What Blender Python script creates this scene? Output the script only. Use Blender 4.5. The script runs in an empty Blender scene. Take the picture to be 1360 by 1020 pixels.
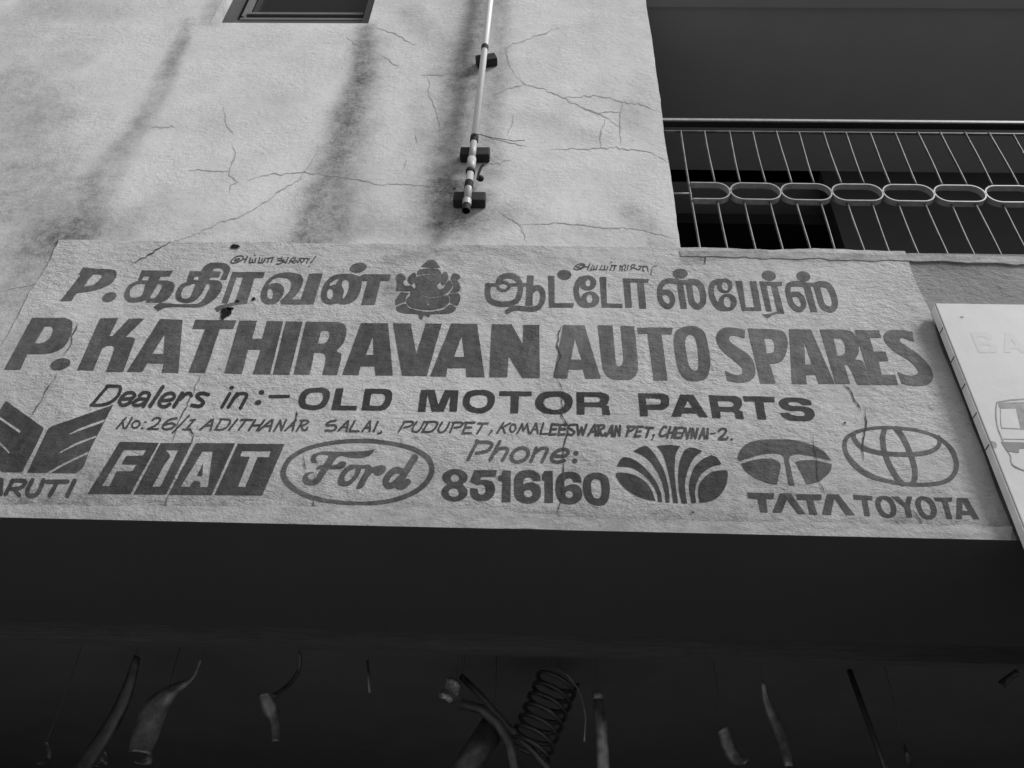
import bpy, bmesh, math, random
from mathutils import Vector, Matrix, noise
from mathutils.geometry import delaunay_2d_cdt
R = math.radians
rnd = random.Random(7)
SC = bpy.context.scene

# ------------------------------------------------------------------ camera
CAM_D, CAM_Z, FOCAL = 2.3, 1.6, 1150.0
pit, yaw, rol = R(39.961), R(-2.2804), R(2.4682)
fw = Vector((math.sin(yaw)*math.cos(pit), math.cos(yaw)*math.cos(pit), math.sin(pit)))
r0 = Vector((math.cos(yaw), -math.sin(yaw), 0)); u0 = r0.cross(fw)
rt = math.cos(rol)*r0 + math.sin(rol)*u0
up = -math.sin(rol)*r0 + math.cos(rol)*u0
CP = Vector((0, -CAM_D, CAM_Z))
cd = bpy.data.cameras.new('camera'); cam = bpy.data.objects.new('camera', cd)
SC.collection.objects.link(cam)
cd.sensor_width = 36; cd.lens = FOCAL/1360*36; cd.clip_start = 0.02; cd.clip_end = 500
cam.matrix_world = Matrix(((rt.x, up.x, -fw.x, CP.x), (rt.y, up.y, -fw.y, CP.y), (rt.z, up.z, -fw.z, CP.z), (0, 0, 0, 1)))
SC.camera = cam

# ------------------------------------------------------------------ light (overcast daylight; the photograph is black and white, so the sky is grey)
SUN_EL, SUN_AZ = R(42), R(57)          # azimuth: from straight ahead of the wall towards the right
w = bpy.data.worlds.new('World'); SC.world = w; w.use_nodes = True
nt = w.node_tree; bg = nt.nodes['Background']
sky = nt.nodes.new('ShaderNodeTexSky'); sky.sky_type = 'NISHITA'; sky.sun_disc = False
sky.sun_elevation = SUN_EL; sky.sun_rotation = R(180) - SUN_AZ
bw = nt.nodes.new('ShaderNodeRGBToBW')
nt.links.new(sky.outputs[0], bw.inputs[0]); nt.links.new(bw.outputs[0], bg.inputs[0])
bg.inputs[1].default_value = 0.115
sd = bpy.data.lights.new('sun', 'SUN'); sd.energy = 2.35; sd.angle = R(15); sd.color = (1, 1, 1)
so = bpy.data.objects.new('sun', sd); SC.collection.objects.link(so)
sdir = Vector((math.sin(SUN_AZ)*math.cos(SUN_EL), -math.cos(SUN_AZ)*math.cos(SUN_EL), math.sin(SUN_EL)))
so.rotation_euler = sdir.to_track_quat('Z', 'Y').to_euler(); so.location = (6, -8, 9)
SC.view_settings.view_transform = 'Standard'; SC.view_settings.look = 'None'
SC.view_settings.exposure = 0.85; SC.view_settings.gamma = 1.0
SC.cycles.filter_width = 1.5

# ------------------------------------------------------------------ helpers
def P(px, py, y=0.0):
    """point of the vertical plane Y=y that the photograph shows at pixel px,py"""
    d = rt*((px-680)/FOCAL) - up*((py-510)/FOCAL) + fw
    return CP + d*((y+CAM_D)/d.y)

def link(name, me, parent=None):
    o = bpy.data.objects.new(name, me); SC.collection.objects.link(o)
    if parent is not None: o.parent = parent
    return o

def wloc(o):
    v = Vector((0, 0, 0))
    while o is not None: v = v + o.location; o = o.parent
    return v

def obj(name, vf, mat, parent=None, smooth=False, label=None):
    """one mesh object from world-space verts / faces (or a bmesh)"""
    me = bpy.data.meshes.new(name)
    if isinstance(vf, bmesh.types.BMesh):
        vf.to_mesh(me); vf.free()
    else:
        me.from_pydata([tuple(v) for v in vf[0]], [], vf[1])
    off = wloc(parent) if parent is not None else Vector((0, 0, 0))
    if off.length: me.transform(Matrix.Translation(-off))
    if mat: me.materials.append(mat)
    if smooth:
        for p in me.polygons: p.use_smooth = True
    me.update()
    o = link(name, me, parent)
    if label: o['label'] = label
    return o

def tag(o, label, cat, group=None):
    o['label'] = label; o['category'] = cat
    if group: o['group'] = group
    return o

def thing(name, loc, label, cat, group=None):
    o = bpy.data.objects.new(name, None); SC.collection.objects.link(o)
    o.location = loc; o.empty_display_size = .1
    return tag(o, label, cat, group)

def structure(o): o['kind'] = 'structure'; return o

def bx(bm, x0, x1, y0, y1, z0, z1, bev=0):
    v = [bm.verts.new((x, y, z)) for x in (x0, x1) for y in (y0, y1) for z in (z0, z1)]
    fs = [(0, 1, 3, 2), (4, 6, 7, 5), (0, 4, 5, 1), (2, 3, 7, 6), (0, 2, 6, 4), (1, 5, 7, 3)]
    fl = [bm.faces.new([v[i] for i in f]) for f in fs]
    if bev:
        es = list({e for f in fl for e in f.edges})
        bmesh.ops.bevel(bm, geom=es, offset=bev, segments=2, affect='EDGES', profile=.6)
def box(*a, bev=0):
    bm = bmesh.new(); bx(bm, *a, bev=bev); bm.normal_update(); return bm

def tube(bm, pts, rad, n=10, caps=True, flat=None, closed=False):
    """swept tube along points; rad = number or list; flat = (side, vertical) half sizes makes a rectangular bar"""
    pts = [Vector(p) for p in pts]; rings = []; N = len(pts)
    ref = None
    for i, p in enumerate(pts):
        if closed: t = pts[(i+1) % N]-pts[i-1]
        else: t = pts[min(i+1, N-1)]-pts[max(i-1, 0)]
        t.normalize()
        if ref is None:
            ref = Vector((0, 1, 0)) if abs(t.y) < .9 else Vector((0, 0, 1))
        a = (ref - t*ref.dot(t)).normalized(); b = t.cross(a)
        if not flat: ref = a
        r = rad[i] if isinstance(rad, (list, tuple)) else rad
        if flat:
            k = r if r else 1
            ring = [bm.verts.new(p + a*sa*flat[0]*k + b*sb*flat[1]*k) for sa, sb in ((1, 1), (-1, 1), (-1, -1), (1, -1))]
        else:
            ring = [bm.verts.new(p + a*math.cos(q)*r + b*math.sin(q)*r) for q in [2*math.pi*j/n for j in range(n)]]
        rings.append(ring)
    m = len(rings[0])
    for i in range(N if closed else N-1):
        A, B = rings[i], rings[(i+1) % N]
        for j in range(m): bm.faces.new((A[j], A[(j+1) % m], B[(j+1) % m], B[j]))
    if caps and not closed:
        bm.faces.new(rings[0][::-1]); bm.faces.new(rings[-1])
    return rings
def tubeobj(name, pts, rad, mat, parent=None, **k):
    lab = k.pop('label', None)
    bm = bmesh.new(); tube(bm, pts, rad, **k); bmesh.ops.recalc_face_normals(bm, faces=bm.faces)
    return obj(name, bm, mat, parent, smooth=('flat' not in k), label=lab)

# ------------------------------------------------------------------ materials (greys: the photograph is black and white)
def mat(name, col, rough=.85, var=.12, scale=8, bump=0, bscale=60, spec=.3, metal=0, stain_tone=False, plaster=False, px=.7, wear=None, wearcol=.4, stretch=None):
    m = bpy.data.materials.new(name); m.use_nodes = True
    t = m.node_tree; N = t.nodes; L = t.links; b = N['Principled BSDF']
    b.inputs['Roughness'].default_value = rough; b.inputs['Metallic'].default_value = metal
    b.inputs['Specular IOR Level'].default_value = spec
    geo = N.new('ShaderNodeNewGeometry'); pos = geo.outputs['Position']
    if stretch:
        mp = N.new('ShaderNodeMapping'); mp.inputs['Scale'].default_value = stretch
        L.new(pos, mp.inputs[0]); pos2 = mp.outputs[0]
    else: pos2 = pos
    def noi(s, d=4, r=.6, p=None):
        n = N.new('ShaderNodeTexNoise'); n.inputs['Scale'].default_value = s
        n.inputs['Detail'].default_value = d; n.inputs['Roughness'].default_value = r
        L.new(p or pos, n.inputs['Vector']); return n.outputs['Fac']
    def ma(op, a, c, clamp=False):
        q = N.new('ShaderNodeMath'); q.operation = op; q.use_clamp = clamp
        for k, v in ((0, a), (1, c)):
            if isinstance(v, (int, float)): q.inputs[k].default_value = v
            else: L.new(v, q.inputs[k])
        return q.outputs[0]
    def mr(x, a, c, d, e):
        q = N.new('ShaderNodeMapRange'); L.new(x, q.inputs[0])
        for k, v in enumerate((a, c, d, e)): q.inputs[k+1].default_value = v
        return q.outputs[0]
    n1 = noi(scale, 5, .65, pos2)
    fac = mr(n1, .3, .7, 1-var, 1+var)
    if plaster:
        n2 = noi(2.2, 6, .7); fac = ma('MULTIPLY', fac, mr(n2, .3, .7, .84, 1.10))
        n3 = noi(170, 3, .75); fac = ma('MULTIPLY', fac, mr(n3, .3, .7, .85, 1.12))
        m4 = N.new('ShaderNodeMapping'); m4.inputs['Scale'].default_value = (px*.8, 1, 1); L.new(pos, m4.inputs[0])
        n4 = noi(60, 4, .7, m4.outputs[0]); fac = ma('MULTIPLY', fac, mr(n4, .30, .43, .74, 1.0))
    if wear:
        mb = N.new('ShaderNodeMapping'); mb.inputs['Scale'].default_value = (1, 1, .25); mb.inputs['Rotation'].default_value = (0, .35, 0)
        L.new(pos, mb.inputs[0])
        fac = ma('MULTIPLY', fac, mr(noi(55, 3, .6, mb.outputs[0]), .3, .7, .84, 1.2))
        fac = ma('MULTIPLY', fac, mr(noi(4.5, 3, .6), .33, .67, .80, 1.25))
    v = ma('MULTIPLY', fac, col)
    if stain_tone:
        at = N.new('ShaderNodeAttribute'); at.attribute_name = 'stain_tone'
        nn = noi(14, 6, .75); n5 = noi(90, 4, .8)
        s = ma('MULTIPLY', at.outputs['Fac'], ma('MULTIPLY', mr(nn, .3, .65, .5, 1.4), mr(n5, .3, .7, .75, 1.22)))
        v = ma('MULTIPLY', v, ma('SUBTRACT', 1.0, s, True))
    if wear:
        k1 = noi(wear[0], 6, .8); k2 = noi(wear[0]*7, 4, .7)
        k = ma('ADD', k1, ma('MULTIPLY', k2, .5))
        f = mr(k, wear[1], wear[1]+.07, 0, wear[2])
        f = ma('MULTIPLY', f, 1.0, True)
        mx = N.new('ShaderNodeMix'); mx.data_type = 'FLOAT'
        L.new(f, mx.inputs[0]); L.new(v, mx.inputs[2]); mx.inputs[3].default_value = wearcol
        v = mx.outputs[0]
    L.new(v, b.inputs['Base Color'])
    if plaster or bump:
        bn = N.new('ShaderNodeBump'); bn.inputs['Strength'].default_value = 1.0
        if plaster:
            mp = N.new('ShaderNodeMapping'); mp.inputs['Scale'].default_value = (px, 1, 1)
            L.new(pos, mp.inputs[0])
            h = ma('ADD', noi(46, 5, .62, mp.outputs[0]), ma('MULTIPLY', noi(150, 3, .7, mp.outputs[0]), .4))
            h = ma('MULTIPLY', h, mr(noi(3.5, 3, .6), .38, .62, .45, 1.1))
            bn.inputs['Distance'].default_value = plaster
        else:
            h = noi(bscale, 4, .6, pos2); bn.inputs['Distance'].default_value = bump
        L.new(h, bn.inputs['Height']); L.new(bn.outputs[0], b.inputs['Normal'])
    return m

WALLC, SIGNC = .450, .352
M = {}
M['wall'] = mat('old_plaster', WALLC, .95, .06, 5, plaster=.0050, px=.85, stain_tone=True, spec=.1)
M['sign'] = mat('painted_plaster', SIGNC, .9, .05, 6, plaster=.0110, px=.6, stain_tone=True, spec=.1)
M['fascia'] = mat('grey_plaster', .20, .95, .1, 6, plaster=.012, stain_tone=True, spec=.1)
M['cap'] = mat('cement_cap', .25, .95, .3, 9, plaster=.008, spec=.1, stretch=(1, 1, 3))
M['ridge'] = mat('ridge_plaster', .34, .95, .18, 10, plaster=.006, spec=.1)
M['drip'] = mat('drip_plaster', .262, .95, .18, 10, plaster=.006, spec=.1, stretch=(1, 1, 3))
def paint(n, c, wr=(9, 1.02, .75)): return mat(n, c, .75, .24, 22, plaster=.007, px=.6, wear=wr, wearcol=SIGNC*.85, spec=.15)
M['paint_head'] = paint('paint_headline', .066)
M['paint_tail'] = paint('paint_headline_faded', .086, (9, .98, .7))
M['paint_tamil'] = paint('paint_tamil', .072)
M['paint_dark'] = paint('paint_dark', .030, (9, 1.08, .6))
M['paint_mid'] = paint('paint_address', .050, (9, .99, .6))
M['paint_logo'] = paint('paint_emblem', .043, (9, 1.0, .55))
M['paint_grey'] = paint('paint_emblem_grey', .066, (9, 1.0, .6))
M['crack'] = mat('crack_shadow', .055, 1, .3, 30, spec=0)
M['crack_wall'] = mat('crack_fine', .26, 1, .3, 30, spec=0)
M['chip'] = mat('broken_plaster', .015, 1, .3, 60, bump=.004, spec=0)
M['board'] = mat('white_board', .345, .6, .07, 5, bump=.0006, bscale=25, spec=.3)
M['board_side_lit'] = mat('board_edge_lit', .72, .7, .12, 12, bump=.0008, bscale=60)  # edge colour lightened to paint in skylight reaching the board's side
M['ink_faint'] = mat('faded_ink', .322, .6, .07, 5, bump=.0006, bscale=25)
M['ink_mid'] = mat('airbrushed_ink', .12, .6, .45, 30)
M['ink_dark'] = mat('dark_ink', .09, .6, .3, 20)
M['pvc'] = mat('white_pvc', .55, .5, .05, 9, spec=.5)
M['pvc_old'] = mat('grey_pvc', .26, .5, .14, 22, spec=.5)
M['black'] = mat('black_rubber', .013, .7, .2, 30, spec=.15)
M['dark_wood'] = mat('dark_wood', .016, .8, .3, 30, bump=.001, bscale=80)
M['window_metal'] = mat('window_frame_paint', .045, .4, .1, 10, spec=.5)
M['window_highlight'] = mat('window_edge_highlight', .10, .4, .1, 10, spec=.4)  # lighter colour paints in the highlights along the frame edges
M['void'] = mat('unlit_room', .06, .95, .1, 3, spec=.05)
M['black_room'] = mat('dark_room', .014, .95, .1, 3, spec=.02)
M['shop_void'] = mat('dark_shop_wall', .092, .95, .1, 3, spec=.05)  # one even dark tone for the shop interior
M['soffit'] = mat('dark_plaster', .051, .95, .04, 3, spec=.05)  # one even dark tone for the underside of the front
M['ceiling'] = mat('balcony_ceiling', .245, .95, .04, 3, spec=.1)
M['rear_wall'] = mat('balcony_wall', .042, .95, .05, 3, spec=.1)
M['iron'] = mat('painted_iron', .21, .5, .25, 40, spec=.5)
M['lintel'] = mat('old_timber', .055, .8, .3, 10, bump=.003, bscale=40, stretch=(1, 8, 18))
M['iron_bar'] = mat('rusty_iron', .055, .5, .8, 18, spec=.4)
M['steel'] = mat('worn_steel', .12, .38, .7, 16, spec=.6, metal=.3, bump=.0006, bscale=70)
M['steel_dark'] = mat('oily_steel', .045, .42, .6, 16, spec=.5, metal=.3)
M['wire'] = mat('rusty_wire', .045, .8, .3, 30)
M['spring_steel'] = mat('black_spring_steel', .02, .45, .5, 20, spec=.5)
M['foil'] = mat('crinkled_foil', .28, .3, .8, 110, spec=.8, metal=.5, bump=.006, bscale=130)
M['asphalt'] = mat('asphalt', .16, .95, .2, 3, bump=.004, bscale=120)
M['pavement'] = mat('pavement', .30, .95, .15, 3, bump=.003, bscale=90)
M['concrete'] = mat('plain_plaster', .3, .95, .1, 3, bump=.003, bscale=50)
gm = bpy.data.materials.new('window_glass'); gm.use_nodes = True
gb = gm.node_tree.nodes['Principled BSDF']; gb.inputs['Base Color'].default_value = (.008, .008, .008, 1); gb.inputs['Roughness'].default_value = .2
gb.inputs['Specular IOR Level'].default_value = .15
M['glass'] = gm

# ------------------------------------------------------------------ flat painted shapes: traced in zoomed frames, unioned on their wall plane
FR = {'a0': (0, 310, 4), 'a1': (300, 310, 4), 'a2': (600, 310, 4), 'a3': (900, 310, 4),
      'b0': (70, 330, 8), 'b1': (220, 330, 8), 'b2': (370, 330, 8), 'b3': (510, 330, 10.2), 'b4': (630, 330, 8), 'b5': (740, 330, 8),
      'b6': (860, 330, 8), 'b7': (960, 330, 8),
      'c0': (0, 500, 5.667), 'c1': (110, 500, 8), 'c2': (270, 500, 8), 'c3': (420, 500, 8), 'c4': (560, 500, 8), 'c5': (700, 500, 8),
      'c6': (840, 500, 8), 'c7': (960, 500, 8),
      'd0': (110, 575, 8), 'd1': (240, 575, 8), 'd2': (370, 575, 6.326), 'd3': (575, 575, 8), 'd4': (680, 575, 8), 'd5': (810, 580, 8),
      'd6': (970, 580, 8), 'd7': (1110, 560, 6.8),
      'e5': (300, 335, 10.46), 'e6': (750, 340, 10.46), 'g': (1260, 500, 4.64), 'h': (1220, 390, 6)}

def parse(s):
    out = []
    for tkn in s.split():
        sm = tkn[0] == '~'
        x, y = tkn.lstrip('~').split(',')
        out.append((float(x), float(y), sm))
    return out

def smooth_path(pts, closed, steps=6):
    n = len(pts); out = []
    def tan(i, side):
        x, y, s = pts[i]
        if closed: a, b = pts[(i-1) % n], pts[(i+1) % n]
        else: a, b = pts[max(i-1, 0)], pts[min(i+1, n-1)]
        if s and (closed or 0 < i < n-1):
            return ((b[0]-a[0])/2, (b[1]-a[1])/2)
        return None
    for i in range(n if closed else n-1):
        p, q = pts[i], pts[(i+1) % n]
        t0, t1 = tan(i, 1), tan((i+1) % n, 0)
        ch = (q[0]-p[0], q[1]-p[1])
        if t0 is None and t1 is None:
            out.append((p[0], p[1])); continue
        L = math.hypot(*ch)
        def lim(t):
            if t is None: return ch
            l = math.hypot(*t)
            return (t[0]*min(1, L*1.1/l), t[1]*min(1, L*1.1/l)) if l > 1e-6 else ch
        t0, t1 = lim(t0), lim(t1)
        for k in range(steps):
            u = k/steps; h1 = 2*u**3-3*u*u+1; h2 = u**3-2*u*u+u; h3 = -2*u**3+3*u*u; h4 = u**3-u*u
            out.append((h1*p[0]+h2*t0[0]+h3*q[0]+h4*t1[0], h1*p[1]+h2*t0[1]+h3*q[1]+h4*t1[1]))
    if not closed: out.append(pts[-1][:2])
    return out

def ell(cx, cy, rx, ry, rot=0, n=28):
    c, s = math.cos(R(rot)), math.sin(R(rot)); o = []
    for k in range(n):
        a = 2*math.pi*k/n; u, v = rx*math.cos(a), ry*math.sin(a)
        o.append((cx+u*c-v*s, cy+u*s+v*c))
    return o

def stroke_polys(pts, w, caps=True):
    """quads along a polyline with mitred joints, a round cap at each end; w may be (w0, w1)"""
    n = len(pts); out = []; w0, w1 = w if isinstance(w, tuple) else (w, w)
    nr = []
    for i in range(n):
        a = pts[max(i-1, 0)]; b = pts[i]; c = pts[min(i+1, n-1)]
        def nn(p, q):
            dx, dy = q[0]-p[0], q[1]-p[1]; l = math.hypot(dx, dy) or 1
            return (-dy/l, dx/l)
        if i == 0: m = nn(b, c)
        elif i == n-1: m = nn(a, b)
        else:
            m1, m2 = nn(a, b), nn(b, c); mx, my = m1[0]+m2[0], m1[1]+m2[1]; l = math.hypot(mx, my) or 1
            mx, my = mx/l, my/l; k = max(.55, mx*m1[0]+my*m1[1]); m = (mx/k, my/k)
        nr.append(m)
    wd = [(w0+(w1-w0)*i/max(1, n-1))/2 for i in range(n)]
    for i in range(n-1):
        p, q = pts[i], pts[i+1]; a, b = nr[i], nr[i+1]
        out.append([(p[0]+a[0]*wd[i], p[1]+a[1]*wd[i]), (q[0]+b[0]*wd[i+1], q[1]+b[1]*wd[i+1]),
                    (q[0]-b[0]*wd[i+1], q[1]-b[1]*wd[i+1]), (p[0]-a[0]*wd[i], p[1]-a[1]*wd[i])])
    if caps:
        for e, ww in ((pts[0], wd[0]), (pts[-1], wd[-1])): out.append(ell(e[0], e[1], ww, ww, 0, 12))
    return out

def ops_from(text):
    fr = None; ops = []
    for ln in text.strip().splitlines():
        ln = ln.strip()
        if not ln: continue
        if ln[0] == '@': fr = FR[ln[1:]]; continue
        sub = ln[0] == '-' and ln[1] in 'PEL S'
        if sub: ln = ln[1:]
        k, rest = ln[0], ln[1:].strip()
        polys = []
        if k == 'P':
            polys = [smooth_path(parse(rest), True)]
        elif k == 'E':
            for e in rest.split():
                polys.append(ell(*[float(q) for q in e.split(',')]))
        elif k == 'R':
            a = [float(q) for q in rest.split(',')]
            ops.append((1, [topx(fr, ell(*a[:5]))])); ops.append((0, [topx(fr, ell(a[0], a[1], a[2]-a[5], a[3]-a[5], a[4]))])); continue
        elif k in 'SL':
            wtxt, pp = rest.split(' ', 1)
            wv = tuple(float(q) for q in wtxt.split(':')) if ':' in wtxt else float(wtxt)
            for seg in pp.split(';'):
                pts = parse(seg)
                if k == 'S':
                    pts = smooth_path([(x, y, True) for x, y, s in pts], False)
                else: pts = [(x, y) for x, y, s in pts]
                if k == 'L' and len(pts) > 2:
                    for i in range(len(pts)-1): polys += stroke_polys(pts[i:i+2], wv)
                else: polys += stroke_polys(pts, wv)
        ops.append((0 if sub else 1, [topx(fr, p) for p in polys]))
    return ops
def topx(fr, poly): return [(fr[0]+x/fr[2], fr[1]+y/fr[2]) for x, y in poly]

def flat_mesh(ops, y):
    """union / difference of pixel polygons on the plane Y=y, as one sheet"""
    vs, fs, sign = [], [], []
    for s, polys in ops:
        for p in polys:
            p2 = []
            for i in range(len(p)):
                a, b = p[i], p[(i+1) % len(p)]; k = max(1, int(math.hypot(b[0]-a[0], b[1]-a[1])/3))
                for j in range(k):
                    u = j/k; x_, y_ = a[0]+(b[0]-a[0])*u, a[1]+(b[1]-a[1])*u
                    p2.append((x_+noise.noise(Vector((x_*.5, y_*.5, 1)))*.42, y_+noise.noise(Vector((x_*.5, y_*.5, 9)))*.42))
            p = p2
            q = [P(a, b, y) for a, b in p]; q = [(v.x, v.z) for v in q]
            r = []
            for v in q:
                if not r or math.hypot(v[0]-r[-1][0], v[1]-r[-1][1]) > 2e-4: r.append(v)
            if len(r) > 2 and math.hypot(r[0][0]-r[-1][0], r[0][1]-r[-1][1]) < 2e-4: r.pop()
            if len(r) < 3: continue
            A = sum(r[i-1][0]*r[i][1]-r[i][0]*r[i-1][1] for i in range(len(r)))
            if abs(A) < 1e-8: continue
            if A < 0: r.reverse()
            b = len(vs); vs += [Vector(v) for v in r]; fs.append(list(range(b, b+len(r)))); sign.append(s)
    V, E_, F, ov, oe, of = delaunay_2d_cdt(vs, [], fs, 0, 1e-5)
    pb = []
    for f in fs:
        q = [vs[i] for i in f]
        pb.append((q, min(v.x for v in q), max(v.x for v in q), min(v.y for v in q), max(v.y for v in q)))
    def inside(q, x, z):
        c = False; j = len(q)-1
        for i in range(len(q)):
            if (q[i].y > z) != (q[j].y > z) and x < (q[j].x-q[i].x)*(z-q[i].y)/(q[j].y-q[i].y)+q[i].x: c = not c
            j = i
        return c
    keep = []
    for f in F:
        x = sum(V[i].x for i in f)/len(f); z = sum(V[i].y for i in f)/len(f)
        for k in range(len(pb)-1, -1, -1):
            q, a, b, c, d = pb[k]
            if a <= x <= b and c <= z <= d and inside(q, x, z):
                if sign[k] == 1: keep.append(f)
                break
    used = sorted({i for f in keep for i in f}); ix = {u: k for k, u in enumerate(used)}
    verts = [(V[u].x, y, V[u].y) for u in used]
    faces = []
    for f in keep:
        g = [ix[i] for i in f]
        a, b, c = (verts[g[0]], verts[g[1]], verts[g[2]])
        # normal towards -Y
        cr = (b[0]-a[0])*(c[2]-a[2])-(b[2]-a[2])*(c[0]-a[0])
        faces.append(g if cr > 0 else g[::-1])
    return verts, faces

def flat(name, text, y, m, parent, label=None):
    return obj(name, flat_mesh(ops_from(text), y), m, parent, label=label)

def crack_mesh(lines, y, wpx):
    polys = []
    for ln in lines:
        pts = [(a, b) for a, b in ln]
        out = []
        for i in range(len(pts)-1):
            a, b = pts[i], pts[i+1]; L = math.hypot(b[0]-a[0], b[1]-a[1]); k = max(2, int(L/4))
            nx, ny = -(b[1]-a[1])/L, (b[0]-a[0])/L
            for j in range(k):
                u = j/k; o = rnd.gauss(0, .75) if j else 0
                out.append((a[0]+(b[0]-a[0])*u+nx*o, a[1]+(b[1]-a[1])*u+ny*o))
        out.append(pts[-1]); n = len(out)
        vs = []
        for i, p in enumerate(out):
            a = out[max(i-1, 0)]; b = out[min(i+1, n-1)]; L = math.hypot(b[0]-a[0], b[1]-a[1]) or 1
            nx, ny = -(b[1]-a[1])/L, (b[0]-a[0])/L
            t = min(1, .25+3*min(i, n-1-i)/n)*wpx*rnd.uniform(.35, 1.25)/2
            vs.append(((p[0]+nx*t, p[1]+ny*t), (p[0]-nx*t, p[1]-ny*t)))
        polys.append(vs)
    V, F = [], []
    for vs in polys:
        b = len(V)
        for l, r in vs: V.append(P(*l, y)); V.append(P(*r, y))
        for i in range(len(vs)-1):
            q = [b+2*i, b+2*i+1, b+2*i+3, b+2*i+2]
            a, c, d = V[q[0]], V[q[1]], V[q[2]]
            if (c.x-a.x)*(d.z-a.z)-(c.z-a.z)*(d.x-a.x) < 0: q.reverse()
            F.append(q)
    return V, F

# ------------------------------------------------------------------ measured lines of the place
X_END = .556                      # free end of the upper wall, where the balcony starts
Z_BOT, Z_TOP = 2.952, 4.238       # fascia bottom, fascia top (balcony ledge)
Z_ROOF = 7.6
XL, XR = -4.6, 5.2

STAINS_AND_SHADE = [  # pixel polyline, width start, width end, strength
    ([(486, 36), (476, 100), (460, 165), (442, 230), (430, 285), (426, 316)], 24, 84, .36),
    ([(484, 36), (474, 100), (456, 165), (432, 230), (412, 285), (402, 316)], 10, 30, .16),
    ([(500, 60), (486, 140), (470, 220), (470, 300)], 30, 60, .14),
    ([(640, 0), (622, 70), (607, 150), (598, 220), (596, 290)], 34, 60, .30),
    ([(668, 0), (664, 90), (655, 160), (650, 230)], 18, 34, .22),
    ([(590, 255), (612, 300), (650, 290)], 80, 60, .26), ([(603, 250), (620, 262), (645, 258)], 26, 26, .30),
    ([(545, 20), (590, 60), (610, 110)], 44, 50, .17),
    ([(250, 30), (235, 75), (214, 120), (175, 180), (140, 232), (112, 280), (100, 312)], 16, 60, .22),
    ([(238, 55), (225, 95)], 22, 26, .18), ([(190, 160), (165, 195)], 16, 20, .12), ([(115, 240), (125, 250)], 30, 30, .14), ([(108, 296), (120, 304)], 30, 30, .14),
    ([(0, 110), (30, 140), (60, 155)], 90, 70, .15), ([(0, 250), (50, 290), (150, 310)], 110, 90, .18),
    ([(0, 190), (90, 230)], 100, 80, .12), ([(50, 5), (150, 15)], 50, 60, .12), ([(90, 75), (110, 80)], 30, 30, .10),
    ([(66, 325), (0, 425), (-80, 540)], 80, 90, .26), ([(0, 345), (60, 315)], 60, 60, .14), ([(200, 280), (260, 300), (380, 312)], 60, 50, .12), ([(215, 250), (225, 260)], 40, 40, .08),
    ([(838, 285), (870, 310)], 40, 30, .20), ([(868, 322), (886, 322)], 24, 24, .22), ([(770, 310), (850, 318)], 40, 30, .10),
    ([(835, 140), (838, 165)], 34, 30, .12), ([(775, 175), (795, 180)], 34, 26, .12), ([(745, 170), (700, 160)], 40, 40, .08),
    ([(276, 32), (292, 0)], 26, 26, .22), ([(640, 0), (610, 140), (592, 240), (585, 310)], 90, 120, .12), ([(20, 40), (40, 320)], 160, 200, .10),  # first stroke tones down the sunlit window reveal in colour
    ([(560, 130), (575, 180)], 50, 60, .10), ([(500, 300), (570, 300)], 60, 50, .14), ([(690, 280), (720, 310)], 40, 40, .12), ([(840, 60), (870, 200)], 30, 50, .06), ([(480, 100), (486, 104)], 24, 24, .12)]
SIGN_STAINS_AND_TONE = [
    ([(520, 350), (545, 345), (590, 340), (612, 355)], 22, 16, .22), ([(518, 372), (520, 400)], 26, 20, .22), ([(640, 400), (660, 415)], 40, 40, .10),
    ([(0, 680), (300, 688), (700, 696), (1340, 712)], 50, 46, .24), ([(0, 640), (1300, 660)], 150, 150, .12), ([(20, 480), (60, 650)], 120, 120, .08), ([(0, 640), (400, 660)], 70, 60, .12), ([(880, 650), (1330, 690)], 60, 60, .10),  # strokes that darken the sign towards its bottom edge
    ([(905, 340), (1210, 345)], 12, 12, .25), ([(660, 340), (760, 345)], 20, 26, .12), ([(936, 335), (938, 360)], 5, 8, .16),
    ([(0, 470), (60, 420)], 40, 30, .10), ([(1215, 420), (1250, 480)], 40, 30, .10), ([(540, 650), (580, 640)], 30, 26, .08),  # second stroke darkens the panel beside the white board
    ([(480, 335), (640, 335)], 16, 20, .12)]

GAIN = 1.22
def stain_tone_field(stain_tones, y=0.0):
    segs = []
    for pts, w0, w1, s in stain_tones:
        q = []
        for i, p in enumerate(pts):
            ww = w0+(w1-w0)*i/max(1, len(pts)-1)
            v = P(*p, y); v2 = P(p[0]+ww/2, p[1], y)
            q.append((v.x, v.z, abs(v2.x-v.x)))
        segs.append((q, s))
    def f(x, z):
        wx = noise.noise(Vector((x*3, 0, z*3)))*.018+noise.noise(Vector((x*11, 3, z*11)))*.014
        wz = noise.noise(Vector((x*3, 7, z*3)))*.05
        x += wx; z += wz; tot = 0
        for q, s in segs:
            best = 0
            for i in range(len(q)-1):
                ax, az, aw = q[i]; bx_, bz, bw_ = q[i+1]; dx, dz = bx_-ax, bz-az
                u = max(0, min(1, ((x-ax)*dx+(z-az)*dz)/(dx*dx+dz*dz+1e-9)))
                d = math.hypot(x-ax-dx*u, z-az-dz*u)/(aw+(bw_-aw)*u)
                k = 1 if d < .35 else max(0, 1-(d-.35)/1.25)
                best = max(best, k*k*(3-2*k))
            tot = 1-(1-tot)*(1-best*min(.62, s*GAIN))
        return tot
    return f

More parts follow.
